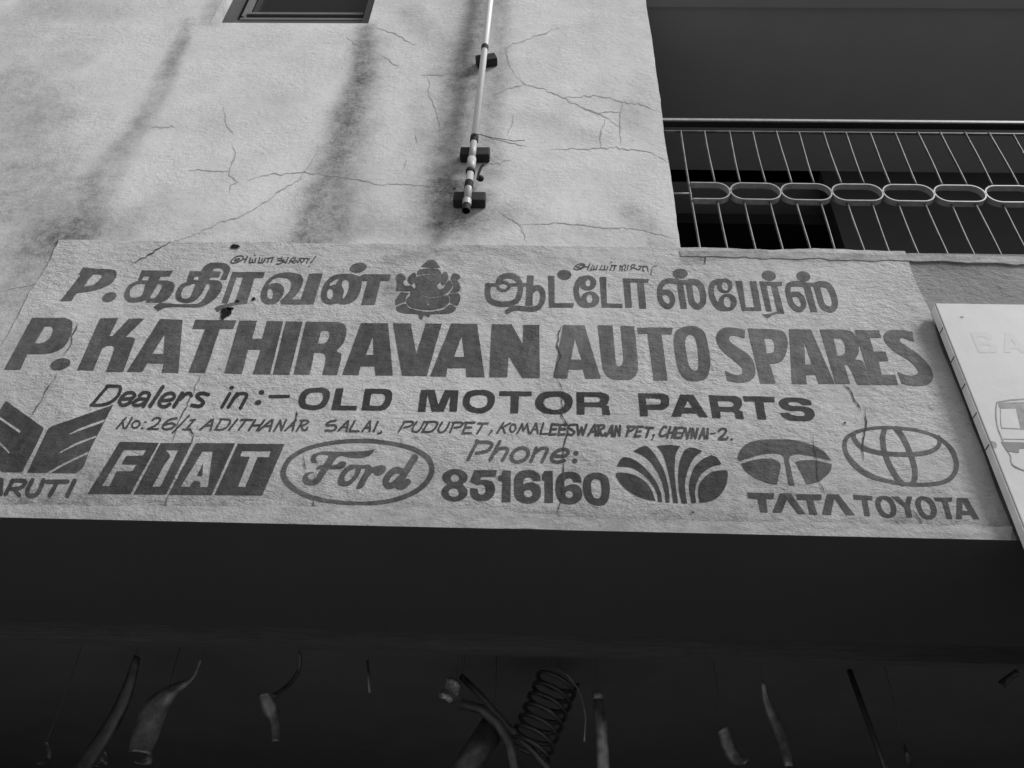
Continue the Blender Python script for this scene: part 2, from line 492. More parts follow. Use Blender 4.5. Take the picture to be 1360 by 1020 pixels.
def wall_grid(xs, zs, y, skip=None, edge=None, stain_tones=None):
    """front sheet of a wall as a fine grid with a stain attribute"""
    bm = bmesh.new(); lay = bm.verts.layers.float.new('stain_tone'); g = {}
    f = stain_tone_field(stain_tones, y) if stain_tones else None
    for i, x in enumerate(xs):
        for j, z in enumerate(zs):
            X, Z = edge(x, z) if edge else (x, z)
            v = bm.verts.new((X, y, Z)); g[i, j] = v
            if f: v[lay] = f(X, Z)
    for i in range(len(xs)-1):
        for j in range(len(zs)-1):
            if skip and skip((xs[i]+xs[i+1])/2, (zs[j]+zs[j+1])/2): continue
            bm.faces.new((g[i, j], g[i+1, j], g[i+1, j+1], g[i, j+1]))
    for v in [v for v in bm.verts if not v.link_faces]: bm.verts.remove(v)
    return bm

def thicken(bm, d):
    """give the sheet its real thickness: pull a copy of it back by d along +Y"""
    r = bmesh.ops.extrude_face_region(bm, geom=list(bm.faces))
    nv = [e for e in r['geom'] if isinstance(e, bmesh.types.BMVert)]
    for v in nv: v.co.y += d
    bmesh.ops.recalc_face_normals(bm, faces=bm.faces)
    return bm

def rng(a, b, st, extra=()):
    n = max(1, round((b-a)/st)); s = [a+(b-a)*i/n for i in range(n+1)]
    for e in extra:
        k = min(range(len(s)), key=lambda i: abs(s[i]-e))
        s[k] = e
    return s

# ------------------------------------------------------------------ ground
structure(obj('road', ([(-60, -60, 0), (60, -60, 0), (60, -3.6, 0), (-60, -3.6, 0)], [(0, 1, 2, 3)]), M['asphalt']))
structure(obj('pavement', box(-60, 60, -3.6, .9, -.2, .14, bev=.01), M['pavement']))

# ------------------------------------------------------------------ building
bld = thing('shop_building', (0, .4, .14), 'old plastered two storey shop building with stained cracked upper wall and dark open shop front', 'building')
WX0, WX1, WZ0, WZ1 = -1.795, -.944, 6.030, 7.25
def wall_edge(x, z):
    if abs(x-X_END) < 1e-6: x += noise.noise(Vector((0, 2, z*2.5)))*.006+noise.noise(Vector((0, 5, z*14)))*.003
    return x, z
xs = rng(XL, X_END, .03, (WX0, WX1)); zs = rng(Z_BOT, Z_ROOF, .03, (WZ0, Z_TOP))
wb = wall_grid(xs, zs, 0, skip=lambda x, z: (WX0 < x < WX1 and WZ0 < z < WZ1), edge=wall_edge, stain_tones=STAINS_AND_SHADE)
wall = obj('upper_wall', thicken(wb, .22), M['wall'], bld, label='pale stained plaster wall above the painted sign')
C_WALL = [
    [(0, 387), (40, 378), (62, 376), (90, 370), (102, 370)],
    [(175, 351), (200, 337), (220, 324), (254, 314), (287, 298), (320, 287), (353, 268), (371, 254), (396, 240), (420, 205), (424, 194)],
    [(330, 239), (350, 233), (386, 230), (404, 228), (441, 234), (478, 239), (501, 245)],
    [(306, 187), (313, 203), (305, 224), (304, 233), (316, 242), (306, 246), (304, 257)], [(250, 226), (304, 227)], [(297, 140), (300, 165), (310, 178)],
    [(474, 238), (501, 245), (528, 244), (558, 246), (602, 248)],
    [(568, 95), (570, 128), (579, 145), (585, 169), (584, 193)],
    [(663, 281), (690, 299), (700, 321)], [(690, 299), (734, 296), (771, 299), (805, 303), (846, 304), (899, 317)],
    [(683, 98), (697, 112), (721, 117), (748, 130), (771, 142), (805, 156), (826, 171)],
    [(748, 130), (792, 127), (822, 134), (856, 140), (877, 149)], [(826, 134), (823, 165), (825, 193)],
    [(731, 198), (765, 198), (798, 196), (839, 198), (866, 203), (889, 216)],
    [(670, 64), (690, 56), (717, 46), (744, 37)], [(500, 37), (527, 46), (552, 60)], [(505, 72), (530, 90)],
    [(683, 150), (680, 165), (674, 180)], [(640, 180), (700, 195)], [(552, 178), (554, 190)], [(540, 212), (534, 226)],
    [(460, 48), (470, 58), (483, 63)], [(683, 98), (676, 84), (670, 64)], [(771, 142), (792, 150), (812, 148), (826, 150)], [(697, 112), (672, 118), (655, 128)], [(805, 156), (798, 176), (798, 196)], [(200, 170), (236, 168)], [(560, 100), (600, 98)], [(640, 220), (680, 212)]]
for c in C_WALL: obj('crack', crack_mesh([c], -.0012, 1.3), M['crack_wall'], wall)

# window in the upper wall: recessed frame, rails, glass, dark room behind
wf = .075
bm = bmesh.new()
fx0, fx1, fz0 = WX0+.012, WX1+.02, WZ0-.06
bx(bm, WX0-.0, WX0+.075, wf, wf+.05, WZ0+.001, WZ1); bx(bm, WX1-.055, WX1-.001, wf-.03, wf+.05, WZ0+.001, WZ1)
bx(bm, WX0+.075, WX1-.055, wf, wf+.05, WZ1-.07, WZ1-.001)
win = obj('window', bm, M['window_metal'], bld, label='dark framed window high in the plaster wall')
zz1 = lambda q: P(390, q, wf+.01).z
obj('sill', box(WX0+.075, WX1-.055, wf+.005, wf+.04, WZ0+.001, zz1(28.2)), M['window_metal'], win)
obj('sill_edge', box(WX0+.09, WX1-.07, wf+.002, wf+.045, zz1(28.0), zz1(25.4)), M['window_highlight'], win)
obj('sash', box(WX0+.115, WX1-.08, wf+.012, wf+.045, zz1(18.4), zz1(15.8)), M['window_highlight'], win)
obj('bead', box(WX0+.098, WX0+.109, wf-.006, wf+.045, zz1(25.2), WZ1-.07), M['window_highlight'], win)
obj('pane', box(WX0+.1, WX1-.056, wf+.050, wf+.054, zz1(28.2), WZ1-.005), M['glass'], win)
bm = bmesh.new()   # splayed plaster lining left of the frame
bx(bm, XL+.3, X_END-.22, .9, 1.0, 4.6, Z_ROOF-.1)
obj('room_wall', bm, M['void'], bld)

# fascia to the right of the wall, its ledge, roof over the balcony
xs = rng(X_END, XR, .04); zs = rng(Z_BOT, Z_TOP, .04)
fb = wall_grid(xs, zs, 0.0, stain_tones=[([(900, 345), (1360, 350)], 30, 30, .2), ([(1240, 420), (1350, 700)], 40, 60, .15)])  # second stroke darkens a band along the board's left edge
obj('fascia', thicken(fb, .18), M['fascia'], bld, label='grey plaster fascia band right of the painted sign')

def ragged_strip(pts_top, pts_bot, y0, y1, st=7):
    """a raised strip of mortar with uneven edges between two pixel lines"""
    def res(pts, amp, seed):
        o = []
        for i in range(len(pts)-1):
            a, b = pts[i], pts[i+1]; n = max(1, int(abs(b[0]-a[0])/st))
            for k in range(n):
                u = k/n; x = a[0]+(b[0]-a[0])*u; yy = a[1]+(b[1]-a[1])*u
                yy += noise.noise(Vector((x*.03, seed, 0)))*amp+noise.noise(Vector((x*.13, seed, 4)))*amp*.6
                o.append((x, yy))
        o.append(pts[-1]); return o
    return res(pts_top, *y0), res(pts_bot, *y1)
def strip_mesh(top, bot, yf, yb, bevel=0, zmin=0):
    n = min(len(top), len(bot)); V, F = [], []
    for i in range(n):
        t, b = P(*top[i], yf), P(*bot[i], yf)
        b.z = max(b.z, zmin)
        V += [t, b, Vector((t.x, yb, t.z+bevel)), Vector((b.x, yb, b.z))]
    for i in range(n-1):
        a, b = 4*i, 4*i+4
        F += [(a+1, b+1, b, a), (a, b, b+2, a+2), (a+3, b+3, b+1, a+1)]
    F += [(0, 2, 3, 1), (4*n-4, 4*n-3, 4*n-1, 4*n-2)]
    return V, F
T, B = ragged_strip([(903, 332.6), (1140, 336), (1160, 339), (1200, 339.5), (1210, 336.5), (1560, 346)],
                    [(904, 340), (1140, 345), (1160, 346), (1200, 346), (1210, 346), (1560, 356)], (1.0, 1), (2.6, 2))
obj('ledge_cap', strip_mesh(T, B, -.0085, .02, .006), M['cap'], bld, label='rough cement cap along the balcony ledge')

obj('front_slab', box(XL, XR, -.0098, .74, Z_BOT-.0052, Z_BOT-.0046), M['soffit'], bld)  # thin dark sheet covering the undersides of wall and sign
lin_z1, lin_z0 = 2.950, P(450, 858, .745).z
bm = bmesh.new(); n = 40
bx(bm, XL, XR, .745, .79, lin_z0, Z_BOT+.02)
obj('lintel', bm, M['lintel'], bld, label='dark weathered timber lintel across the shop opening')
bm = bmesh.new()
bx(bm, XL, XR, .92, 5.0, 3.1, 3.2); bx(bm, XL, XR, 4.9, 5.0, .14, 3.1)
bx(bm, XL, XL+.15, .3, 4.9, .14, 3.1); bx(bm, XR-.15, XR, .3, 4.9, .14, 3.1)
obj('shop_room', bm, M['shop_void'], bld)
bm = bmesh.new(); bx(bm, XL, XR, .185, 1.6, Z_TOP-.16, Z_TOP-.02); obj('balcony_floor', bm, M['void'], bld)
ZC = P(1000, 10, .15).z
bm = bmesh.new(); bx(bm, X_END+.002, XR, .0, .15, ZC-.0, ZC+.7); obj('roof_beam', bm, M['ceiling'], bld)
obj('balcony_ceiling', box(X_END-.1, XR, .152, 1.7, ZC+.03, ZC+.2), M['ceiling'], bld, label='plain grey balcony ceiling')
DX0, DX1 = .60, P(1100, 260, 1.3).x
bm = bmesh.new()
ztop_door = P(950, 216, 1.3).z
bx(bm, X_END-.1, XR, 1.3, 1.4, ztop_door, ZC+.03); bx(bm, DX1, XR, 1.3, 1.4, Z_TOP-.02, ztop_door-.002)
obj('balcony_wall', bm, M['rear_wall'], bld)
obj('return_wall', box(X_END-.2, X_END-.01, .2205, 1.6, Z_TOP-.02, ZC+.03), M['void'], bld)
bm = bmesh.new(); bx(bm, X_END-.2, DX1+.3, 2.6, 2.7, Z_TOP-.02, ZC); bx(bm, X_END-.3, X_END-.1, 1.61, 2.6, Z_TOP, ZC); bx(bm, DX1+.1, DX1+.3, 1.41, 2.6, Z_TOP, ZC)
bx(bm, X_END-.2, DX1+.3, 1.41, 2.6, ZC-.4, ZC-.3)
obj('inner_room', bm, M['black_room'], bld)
bm = bmesh.new(); bx(bm, XL, XR, .22, 6, Z_ROOF-.05, Z_ROOF+.1); bx(bm, XL, XL+.2, .23, 6, 3.3, Z_ROOF-.06)
obj('roof', bm, M['concrete'], bld)

# ------------------------------------------------------------------ balcony railing
YR = .06
rail = thing('balcony_railing', (X_END, YR, Z_TOP), 'iron balcony railing with thin upright bars and a row of flattened rings', 'railing')
ZR = P(1130, 161.5, YR).z
bm = bmesh.new(); bx(bm, X_END-.005, XR-.2, YR-.006, YR+.002, ZR-.008, ZR+.009, bev=.002); obj('top_rail', bm, M['iron'], rail)
obj('rail_underside_shade', box(X_END-.005, XR-.2, YR+.0022, YR+.034, ZR-.007, ZR+.008), M['black'], rail)  # black bar that paints in the shade under the top rail
bm = bmesh.new(); bx(bm, X_END-.005, XR-.2, YR+.010, YR+.022, ZR-.074, ZR-.066, bev=.002); obj('lower_rail', bm, M['iron_bar'], rail)
ox = [P(p, 256, YR).x for p in (1004, 1070.5, 1138.5, 1206.5, 1274.5)]
pitch = (ox[-1]-ox[0])/4; zo1 = P(1130, 244.8, YR).z; zo0 = P(1130, 266.2, YR).z
zc = (zo0+zo1)/2; hh = (zo1-zo0)/2; hw = pitch/2-.0015
def ringpts(cx, half=False):
    o = []; r = hh; s = hw-r
    for k in range(13): a = -math.pi/2+math.pi*k/12; o.append((cx+s+r*math.cos(a)*1.0, YR+.012, zc+r*math.sin(a)))
    if half: return o
    for k in range(13): a = math.pi/2+math.pi*k/12; o.append((cx-s+r*math.cos(a), YR+.012, zc+r*math.sin(a)))
    return o
bar_x0 = P(918.5, 250, YR).x
for i in range(-1, 11):
    cx = ox[0]+pitch*i
    if i == -1:
        q = ringpts(cx, True); q = [(bar_x0, YR+.012, zc-hh)]+q+[(bar_x0, YR+.012, zc+hh)]
        tubeobj('ring', q, 1, M['iron'], rail, flat=(.014, .003))
    else:
        a_ = rnd.uniform(-.012, .012); q = [(cx+(p[0]-cx)-a_*(p[2]-zc), p[1], p[2]+a_*(p[0]-cx)) for p in ringpts(cx)]
        tubeobj('ring', q, 1, M['iron'], rail, flat=(.014, .003), closed=True)
def bar(x, z0, z1):
    q = []; ph = rnd.uniform(0, 6)
    for k in range(9):
        u = k/8; q.append((x+.0025*math.sin(ph+4*u), YR+.012+.002*math.cos(ph+3*u), z0+(z1-z0)*u))
    tubeobj('bar', q, .0048, M['iron_bar'], rail, n=6)
bar(bar_x0-.004, Z_TOP-.05, ZR-.066)
for i in range(-1, 11):
    for s in (-.25, .25):
        if i == -1 and s < 0: continue
        x = ox[0]+pitch*(i+s)+rnd.uniform(-.005, .005)
        bar(x, zc+hh, ZR-.066); bar(x, Z_TOP-.05, zc-hh)
tubeobj('wall_tie', [(X_END-.005, YR+.012, zc-.005), (bar_x0, YR+.012, zc-.005)], .004, M['iron'], rail, n=6)

# ------------------------------------------------------------------ painted sign
YS = -.0055
sign = thing('painted_sign', (-.1, YS, Z_BOT), 'hand painted plaster sign of an auto spares shop with dark lettering and car emblems', 'sign')
sl, st_ = P(82, 318, YS), P(0, 438, YS)
zs_top = P(640, 325.5, YS).z
def sign_edge(x, z):
    X, Z = x, z
    if x < -1.9: X = x+noise.noise(Vector((1, 3, z*6)))*.012+noise.noise(Vector((1, 9, z*25)))*.005
    if z > zs_top-.01: Z = z+noise.noise(Vector((x*4, 1, 2)))*.008+noise.noise(Vector((x*18, 1, 8)))*.005
    if z < Z_BOT+.01: Z = z+max(-.004, noise.noise(Vector((x*5, 4, 2)))*.004+noise.noise(Vector((x*23, 4, 8)))*.0035)
    xr = P(1207, 347, YS).x
    if x > xr-.02: X = x+noise.noise(Vector((2, 3, z*5)))*.01
    return X, Z
xs = rng(sl.x-.005, P(1207, 347, YS).x, .022); zs = rng(Z_BOT-.002, zs_top, .022)
bm = wall_grid(xs, zs, YS, edge=sign_edge, stain_tones=SIGN_STAINS_AND_TONE)
panel = obj('sign_panel', thicken(bm, .0053), M['sign'], sign)
T, B = ragged_strip([(-60, 669), (100, 671), (300, 672), (480, 672), (640, 676), (700, 682), (800, 689), (940, 692), (1060, 693), (1345, 699)],
                    [(-60, 692), (100, 694), (300, 697), (480, 699), (640, 702), (700, 702), (800, 706), (940, 710), (1060, 713), (1345, 722)], (3, 3), (.9, 9), 4)
obj('drip_edge', strip_mesh(T, B, YS-.005, YS+.004, .002, Z_BOT-.0043), M['drip'], panel, label='rough plaster drip edge along the bottom')
YP = YS-.0012
def lettering(text, m, label):
    fr = ''; labels = [label] if isinstance(label, str) else label
    for k, t in enumerate(text.split('%')):
        flat('lettering', fr+t, YP, M[m], sign, labels[k])
        fr = [l for l in (fr+t).splitlines() if l.startswith('@')][-1]+'\n'
def emblem(text, m, label): return flat('emblem', text, YP, M[m], sign, label)

lettering('''
@a0
P 170,448 345,448 ~380,465 ~384,505 ~368,560 ~335,605 ~280,632 ~220,640 145,640 108,724 22,722
-P 238,494 ~268,494 ~282,508 ~270,545 ~245,572 ~215,583 185,583
E 321,694,54,30,-15
P 532,450 628,450 582,545 598,545 685,452 768,452 668,550 ~705,552 718,562 655,735 563,735 ~605,620 ~602,600 ~575,596 545,608 495,728 410,726
P 850,454 970,458 948,740 860,738 870,690 782,690 757,735 674,734
-P 876,535 869,640 808,640
P 1038,458 1255,462 1240,506 1168,506 1090,740 1002,738 1090,508 1022,506
@a1
P 72,462 165,464 140,560 192,560 218,465 305,467 235,748 143,747 185,617 118,617 85,745 -8,741
P 318,466 408,469 338,750 250,748
P 425,468 590,470 ~630,482 ~641,525 ~622,585 ~590,622 ~612,640 ~612,665 590,752 513,750 ~530,670 ~525,642 ~500,633 470,633 445,750 360,748
-P 508,515 ~535,516 ~550,528 ~545,560 ~525,582 488,585
P 718,476 862,477 887,754 795,754 790,706 715,706 705,752 618,750
-P 782,545 785,645 745,645
P 888,477 982,478 1012,640 1062,478 1147,479 1068,757 936,754
P 1198,478 1335,480 1375,763 1278,762 1275,715 1178,715 1170,760 1085,758
-P 1254,545 1268,656 1211,656
@a2
P 212,482 318,482 378,590 380,484 465,486 468,767 375,767 302,650 295,763 200,763
''', 'paint_head', 'bold English owner name, first word of the headline')
lettering('''
@a2
P 592,486 705,488 792,770 710,770 698,722 622,722 614,770 540,768
-P 655,555 690,670 635,670
P 776,487 854,489 870,670 ~876,700 ~900,700 ~912,670 897,490 970,493 ~990,700 ~980,750 ~945,775 ~860,773 ~820,750 ~800,700
P 985,500 1175,500 1168,535 1115,535 1147,780 1074,780 1040,532 990,532
P ~1255,492 ~1300,495 ~1345,530 ~1370,640 ~1374,700 ~1355,765 ~1310,783 ~1250,778 ~1210,735 ~1190,660 ~1180,570 ~1195,515
-P ~1268,538 ~1290,550 ~1305,600 ~1312,690 ~1305,725 ~1285,727 ~1262,705 ~1248,640 ~1240,580 ~1248,548
@a3
P 360,512 ~300,500 ~240,503 ~208,535 ~210,580 ~245,630 ~300,675 ~340,710 ~345,740 ~320,752 ~285,745 252,727 265,780 ~310,790 ~370,787 ~408,760 ~412,715 ~395,665 ~350,625 ~290,585 ~272,560 ~285,543 ~315,545 355,557
P 372,504 510,508 ~560,520 ~583,560 ~583,610 ~560,670 ~520,690 488,690 522,797 440,796
-P 460,555 ~500,560 ~515,590 ~508,630 474,636
P 592,508 708,510 835,798 750,798 733,750 682,750 685,800 608,798
-P 672,572 714,695 678,695
P 755,510 880,510 ~930,525 ~960,580 ~960,640 ~945,668 ~985,680 1028,803 955,803 ~925,735 ~905,700 885,695 917,798 840,798
-P 828,555 ~870,560 ~888,590 ~890,630 ~870,648 850,648
P 940,512 1070,515 1082,555 1020,553 1042,626 1105,628 1120,676 1068,680 1085,752 1155,752 1172,803 1032,803
P 1248,522 ~1180,512 ~1120,517 ~1095,540 ~1105,580 ~1150,625 ~1230,675 ~1270,715 ~1278,740 ~1250,755 ~1215,752 1168,735 1190,795 ~1240,807 ~1310,807 ~1350,785 ~1355,740 ~1320,680 ~1250,620 ~1195,585 ~1180,568 ~1195,555 1256,575
''', 'paint_tail', 'bold English trade words, faded right half of the headline')
lettering('''
@b0
P 325,200 480,215 620,218 ~668,235 ~680,275 ~660,330 ~600,385 ~510,425 ~400,455 ~290,468 ~250,480 200,555 75,557 105,525 ~170,440 ~290,285 280,265
-P 432,275 ~500,275 ~525,290 ~490,340 ~430,385 330,405 ~390,320
E 602,515,80,48,-20
P 948,232 1278,235 1245,295 1145,298 1130,338 ~1230,340 ~1285,365 ~1295,410 ~1265,480 ~1215,540 ~1150,572 990,572 1000,545 ~930,565 ~860,573 ~800,560 ~762,515 ~765,465 ~800,400 ~850,365 905,342
-P 965,295 1028,297 1010,340 950,338
-P ~900,378 ~950,375 985,380 ~960,470 ~930,510 ~870,523 ~825,510 ~820,460 ~845,410
-P 1115,378 ~1150,378 ~1163,400 ~1135,460 ~1090,520 1030,528 ~1070,460
@b1
P 255,240 380,242 ~400,200 ~460,158 ~550,150 ~640,160 ~680,190 ~685,230 645,332 582,330 ~615,250 ~600,218 ~560,208 ~515,215 500,240 590,245 565,305 480,305 460,335 ~550,338 ~590,360 ~600,410 ~570,480 ~500,555 ~400,612 ~320,625 ~200,622 ~60,620 ~-10,630 -80,665 -130,622 ~-70,583 ~0,580 ~150,590 ~330,585 ~400,540 ~440,470 ~475,400 ~460,375 430,380 ~390,470 ~330,540 ~260,575 ~190,575 ~120,545 ~105,500 ~120,440 ~165,380 222,358
-P 310,297 358,297 345,337 295,335
-P 265,385 ~290,375 318,378 ~290,450 ~265,505 ~230,530 ~180,525 ~165,490 ~180,440 ~215,400
P 710,248 1053,250 1035,312 945,312 862,588 ~790,592 ~700,610 ~620,635 548,675 518,632 ~590,600 ~680,582 740,565 822,306 755,305 657,582 595,580
@b2
P ~-140,365 ~-90,310 ~-30,275 ~50,255 ~130,255 ~215,270 ~258,315 ~258,370 ~220,450 ~165,515 130,538 238,540 325,266 470,265 372,590 ~150,592 28,588 20,550 ~75,500 ~120,440 ~135,375 ~115,330 ~65,310 ~0,308 ~-60,330 -105,385 ~-40,366 ~20,378 ~58,420 ~55,470 ~25,530 ~-25,578 ~-100,592 ~-165,570 ~-190,510 ~-175,435
-E -89,482,33,57,0
E 847,203,90,52,-12
P ~545,310 ~600,280 ~690,268 ~790,272 860,297 ~920,273 1195,275 1175,342 1085,342 1022,597 878,597 945,345 888,345 ~870,440 ~830,530 ~760,580 ~690,592 630,580 ~540,592 ~480,570 ~452,520 ~460,440 ~490,370
-E 548,482,34,55,5
-P 645,318 ~590,340 ~550,375 540,400 ~580,385 605,385 ~625,345
-P ~715,328 ~745,350 ~748,410 ~725,480 ~690,532 ~680,510 ~695,450 ~672,395 ~680,350
''', 'paint_tamil', 'Tamil owner name, left half of the top line')
lettering('''
@b4
S 58 148,390 140,470 170,550 260,587 370,587 450,550 485,470 490,390 460,325 400,292 330,292 275,318 255,362
L 34 130,385 580,385
R 310,402,75,60,0,32
P 562,285 632,285 618,605 543,605
S 62:50 600,460 640,422 690,420 724,465 725,540 695,608 640,640 540,640 450,632 390,645 350,668
P 785,290 852,290 852,580 1058,580 1052,625 795,625
E 957,278,74,53,5
@b5
E 325,365,92,80,0
-E 328,362,27,42,0
S 58 300,315 240,335 206,410 205,470 225,540 270,592 340,598
E 350,540,98,85,0
-E 345,530,33,47,0
P 450,302 520,302 530,580 695,588 692,630 475,622
P 700,315 975,325 968,360 920,360 948,637 875,637 850,360 775,358 795,630 728,628
@b6
E 348,265,80,52,0
S 56 345,360 290,345 220,343 165,365 135,415 130,490 145,560 190,605 235,612 265,570 258,510 225,470 165,465
P 310,360 375,345 420,640 355,640
L 44 345,355 460,360
S 64 440,380 452,450 470,560 505,605 550,613 590,570 590,480 565,400 520,360 450,352
E 822,395,82,78,0
-E 825,402,34,48,-14
S 58 760,348 700,370 678,420 685,500 715,575 770,628 850,635
E 852,570,98,92,0
-E 848,568,38,60,-12
@b7
P 135,345 205,342 245,625 338,625 285,345 355,345 415,660 205,662
E 490,287,75,53,12
P 388,348 632,355 625,395 578,395 655,692 ~590,690 ~530,705 480,742 418,700 ~500,690 578,668 515,395 465,393 522,668 462,665
E 857,295,75,53,12
S 56 905,400 850,378 770,374 710,385 692,430 702,500 730,585 780,638 830,643 860,600 845,535 800,488 740,485
P 855,395 925,380 1005,675 935,672
L 40 850,382 1000,380
S 64 990,385 1020,480 1055,595 1110,640 1170,640 1193,580 1170,480 1130,405 1080,380 1020,378
''', 'paint_tamil', 'Tamil trade words, right half of the top line')
lettering('''
@e5
S 15 125,105 160,88 195,92 160,115 120,112
S 15 90,105 68,130 85,150 130,145 190,125 235,95 240,60 195,50 130,68 85,105
L 15 235,95 285,98; 300,60 262,142
L 15 342,82 322,148; 325,145 402,140; 402,140 418,85; 372,100 362,142
E 402,42,12,10,0
L 15 472,75 452,145; 455,143 515,145; 515,145 548,85; 510,90 492,142
L 15 572,85 665,70; 602,80 575,140; 652,75 630,145
S 15 722,88 780,82 762,108 722,115 775,118 825,145 800,110 760,112
S 17 702,162 745,160 800,130
L 15 868,70 832,150
S 14 880,150 900,105 940,78 965,85 945,120 905,118 950,150 985,110 1000,145 1030,100 1050,145 1085,110 1075,85 1020,85
L 14 1075,85 1165,90; 1150,90 1120,150
L 13 1250,55 1180,150; 1170,185 1155,192
''', 'paint_mid', 'small Tamil blessing above the left top line')
lettering('''
@e6
S 14 190,150 230,125 265,140 220,165 180,160
S 14 140,150 130,175 170,188 230,178 280,140 260,108 200,110 150,140 180,150
L 14 260,145 325,150; 350,108 318,190
L 13 395,125 352,195; 355,190 440,185; 440,185 455,130; 412,145 402,188
L 12 520,130 482,190; 485,188 590,190; 560,130 548,188; 590,190 600,145
L 14 650,125 720,130; 660,130 630,195; 700,135 685,195
L 13 775,125 768,200; 775,130 800,150; 800,150 798,205
S 13 800,150 835,120 850,150 830,185 845,205
L 13 885,125 870,190
S 14 910,190 960,155 980,125 945,120 920,150 960,165 1000,180 1040,185 1060,145 1090,150 1085,195 1110,205
L 13 1030,140 1150,145; 1145,145 1160,212
S 9 1280,130 1230,150 1205,195 1200,262
''', 'paint_mid', 'small Tamil blessing above the right top line')
lettering('''
@c1
L 32 262,105 98,300
S 34 258,100 340,101 392,106 398,150 360,220 280,280 190,303 88,303
S 38 410,240 520,232 550,200 528,172 468,176 420,215 390,265 410,302 460,300 512,270
S 36 600,205 640,172 688,172 708,195 680,255 642,318
S 36 680,240 600,240 545,272 545,303 600,305 660,275
L 40 852,108 715,315
S 38 830,255 940,247 972,212 950,178 890,185 842,225 812,278 832,316 880,318 925,292
L 40 1058,175 968,320
S 38 1030,245 1090,188 1138,178 1152,205
S 40 1332,192 1275,178 1218,195 1225,225 1268,255 1278,288 1232,315 1160,305
%
@c2
L 36 282,180 198,325
E 302,118,28,20,-10
L 36 360,180 266,325
S 36 320,235 385,185 448,182 462,205 430,270 395,335
E 620,167,30,25,0
E 583,275,36,26,-15
L 35 712,212 904,210
''', 'paint_dark', ['slanted handwritten first word of the trade line', 'slanted handwritten short word with colon and dash'])
lettering('''
@c2
P ~1180,120 ~1280,120 ~1340,160 ~1340,230 ~1300,310 ~1220,350 ~1120,352 ~1040,330 ~1013,270 ~1025,200 ~1080,140
-P ~1190,168 ~1255,172 ~1275,200 ~1265,250 ~1225,295 ~1150,305 ~1095,285 ~1087,240 ~1110,195 ~1145,173
@c3
P 212,125 290,127 258,308 435,312 428,358 158,355
P 520,130 720,130 ~785,145 ~808,190 ~800,260 ~760,330 ~690,360 480,357
-P 585,182 ~690,182 ~728,200 ~730,245 ~700,295 ~660,312 565,308
%
@c4
P -8,142 140,142 178,300 248,142 392,148 375,372 295,372 305,200 235,372 108,372 62,185 40,375 -40,373
P ~600,142 ~700,148 ~765,190 ~778,260 ~740,340 ~660,385 ~580,388 ~500,365 ~445,310 ~440,240 ~480,170 ~540,146
-P ~610,195 ~680,205 ~702,240 ~690,300 ~640,330 ~580,332 ~520,300 ~512,260 ~530,215
P 828,155 1170,160 1168,208 1035,207 1025,390 943,390 948,206 825,207
@c5
P ~250,158 ~380,162 ~460,200 ~487,270 ~455,350 ~380,395 ~280,400 ~180,385 ~105,335 ~87,270 ~120,200 ~180,165
-P ~285,213 ~360,222 ~400,265 ~385,320 ~330,350 ~260,350 ~200,325 ~175,280 ~200,235
P 525,165 780,168 ~855,190 ~873,235 ~855,290 830,305 868,315 885,408 803,406 ~795,340 ~770,325 612,322 612,402 530,402
-P 605,215 ~740,216 ~775,230 ~780,250 ~755,272 608,275
%
@c6
P 60,178 320,180 ~380,205 ~393,260 ~380,315 ~330,348 ~250,352 160,350 165,422 82,420
-P 140,230 ~280,235 ~305,262 ~280,297 148,298
P 508,190 645,192 803,432 712,430 682,392 530,390 518,425 413,425
-P 590,255 638,332 552,330
P 812,198 1090,207 ~1150,235 ~1165,290 ~1145,340 1130,355 1170,372 1185,452 1100,446 ~1085,385 ~1060,375 930,370 938,440 850,438
-P 905,258 ~1040,262 ~1075,285 ~1075,305 ~1050,322 918,320
@c7
P 215,208 548,215 552,272 430,270 465,455 372,453 338,265 230,262
P 945,303 ~935,265 ~870,235 ~760,222 ~660,228 ~605,255 ~597,290 ~640,340 ~730,365 ~830,365 ~870,385 ~865,412 ~800,418 ~730,405 700,385 608,388 ~640,430 ~720,465 ~830,473 ~920,468 ~972,430 ~972,380 ~930,335 ~840,315 ~740,312 ~700,298 ~700,278 ~740,268 ~800,275 850,303
''', 'paint_dark', ['wide dark three letter word', 'wide dark five letter word beginning with M', 'wide dark five letter word beginning with P'])
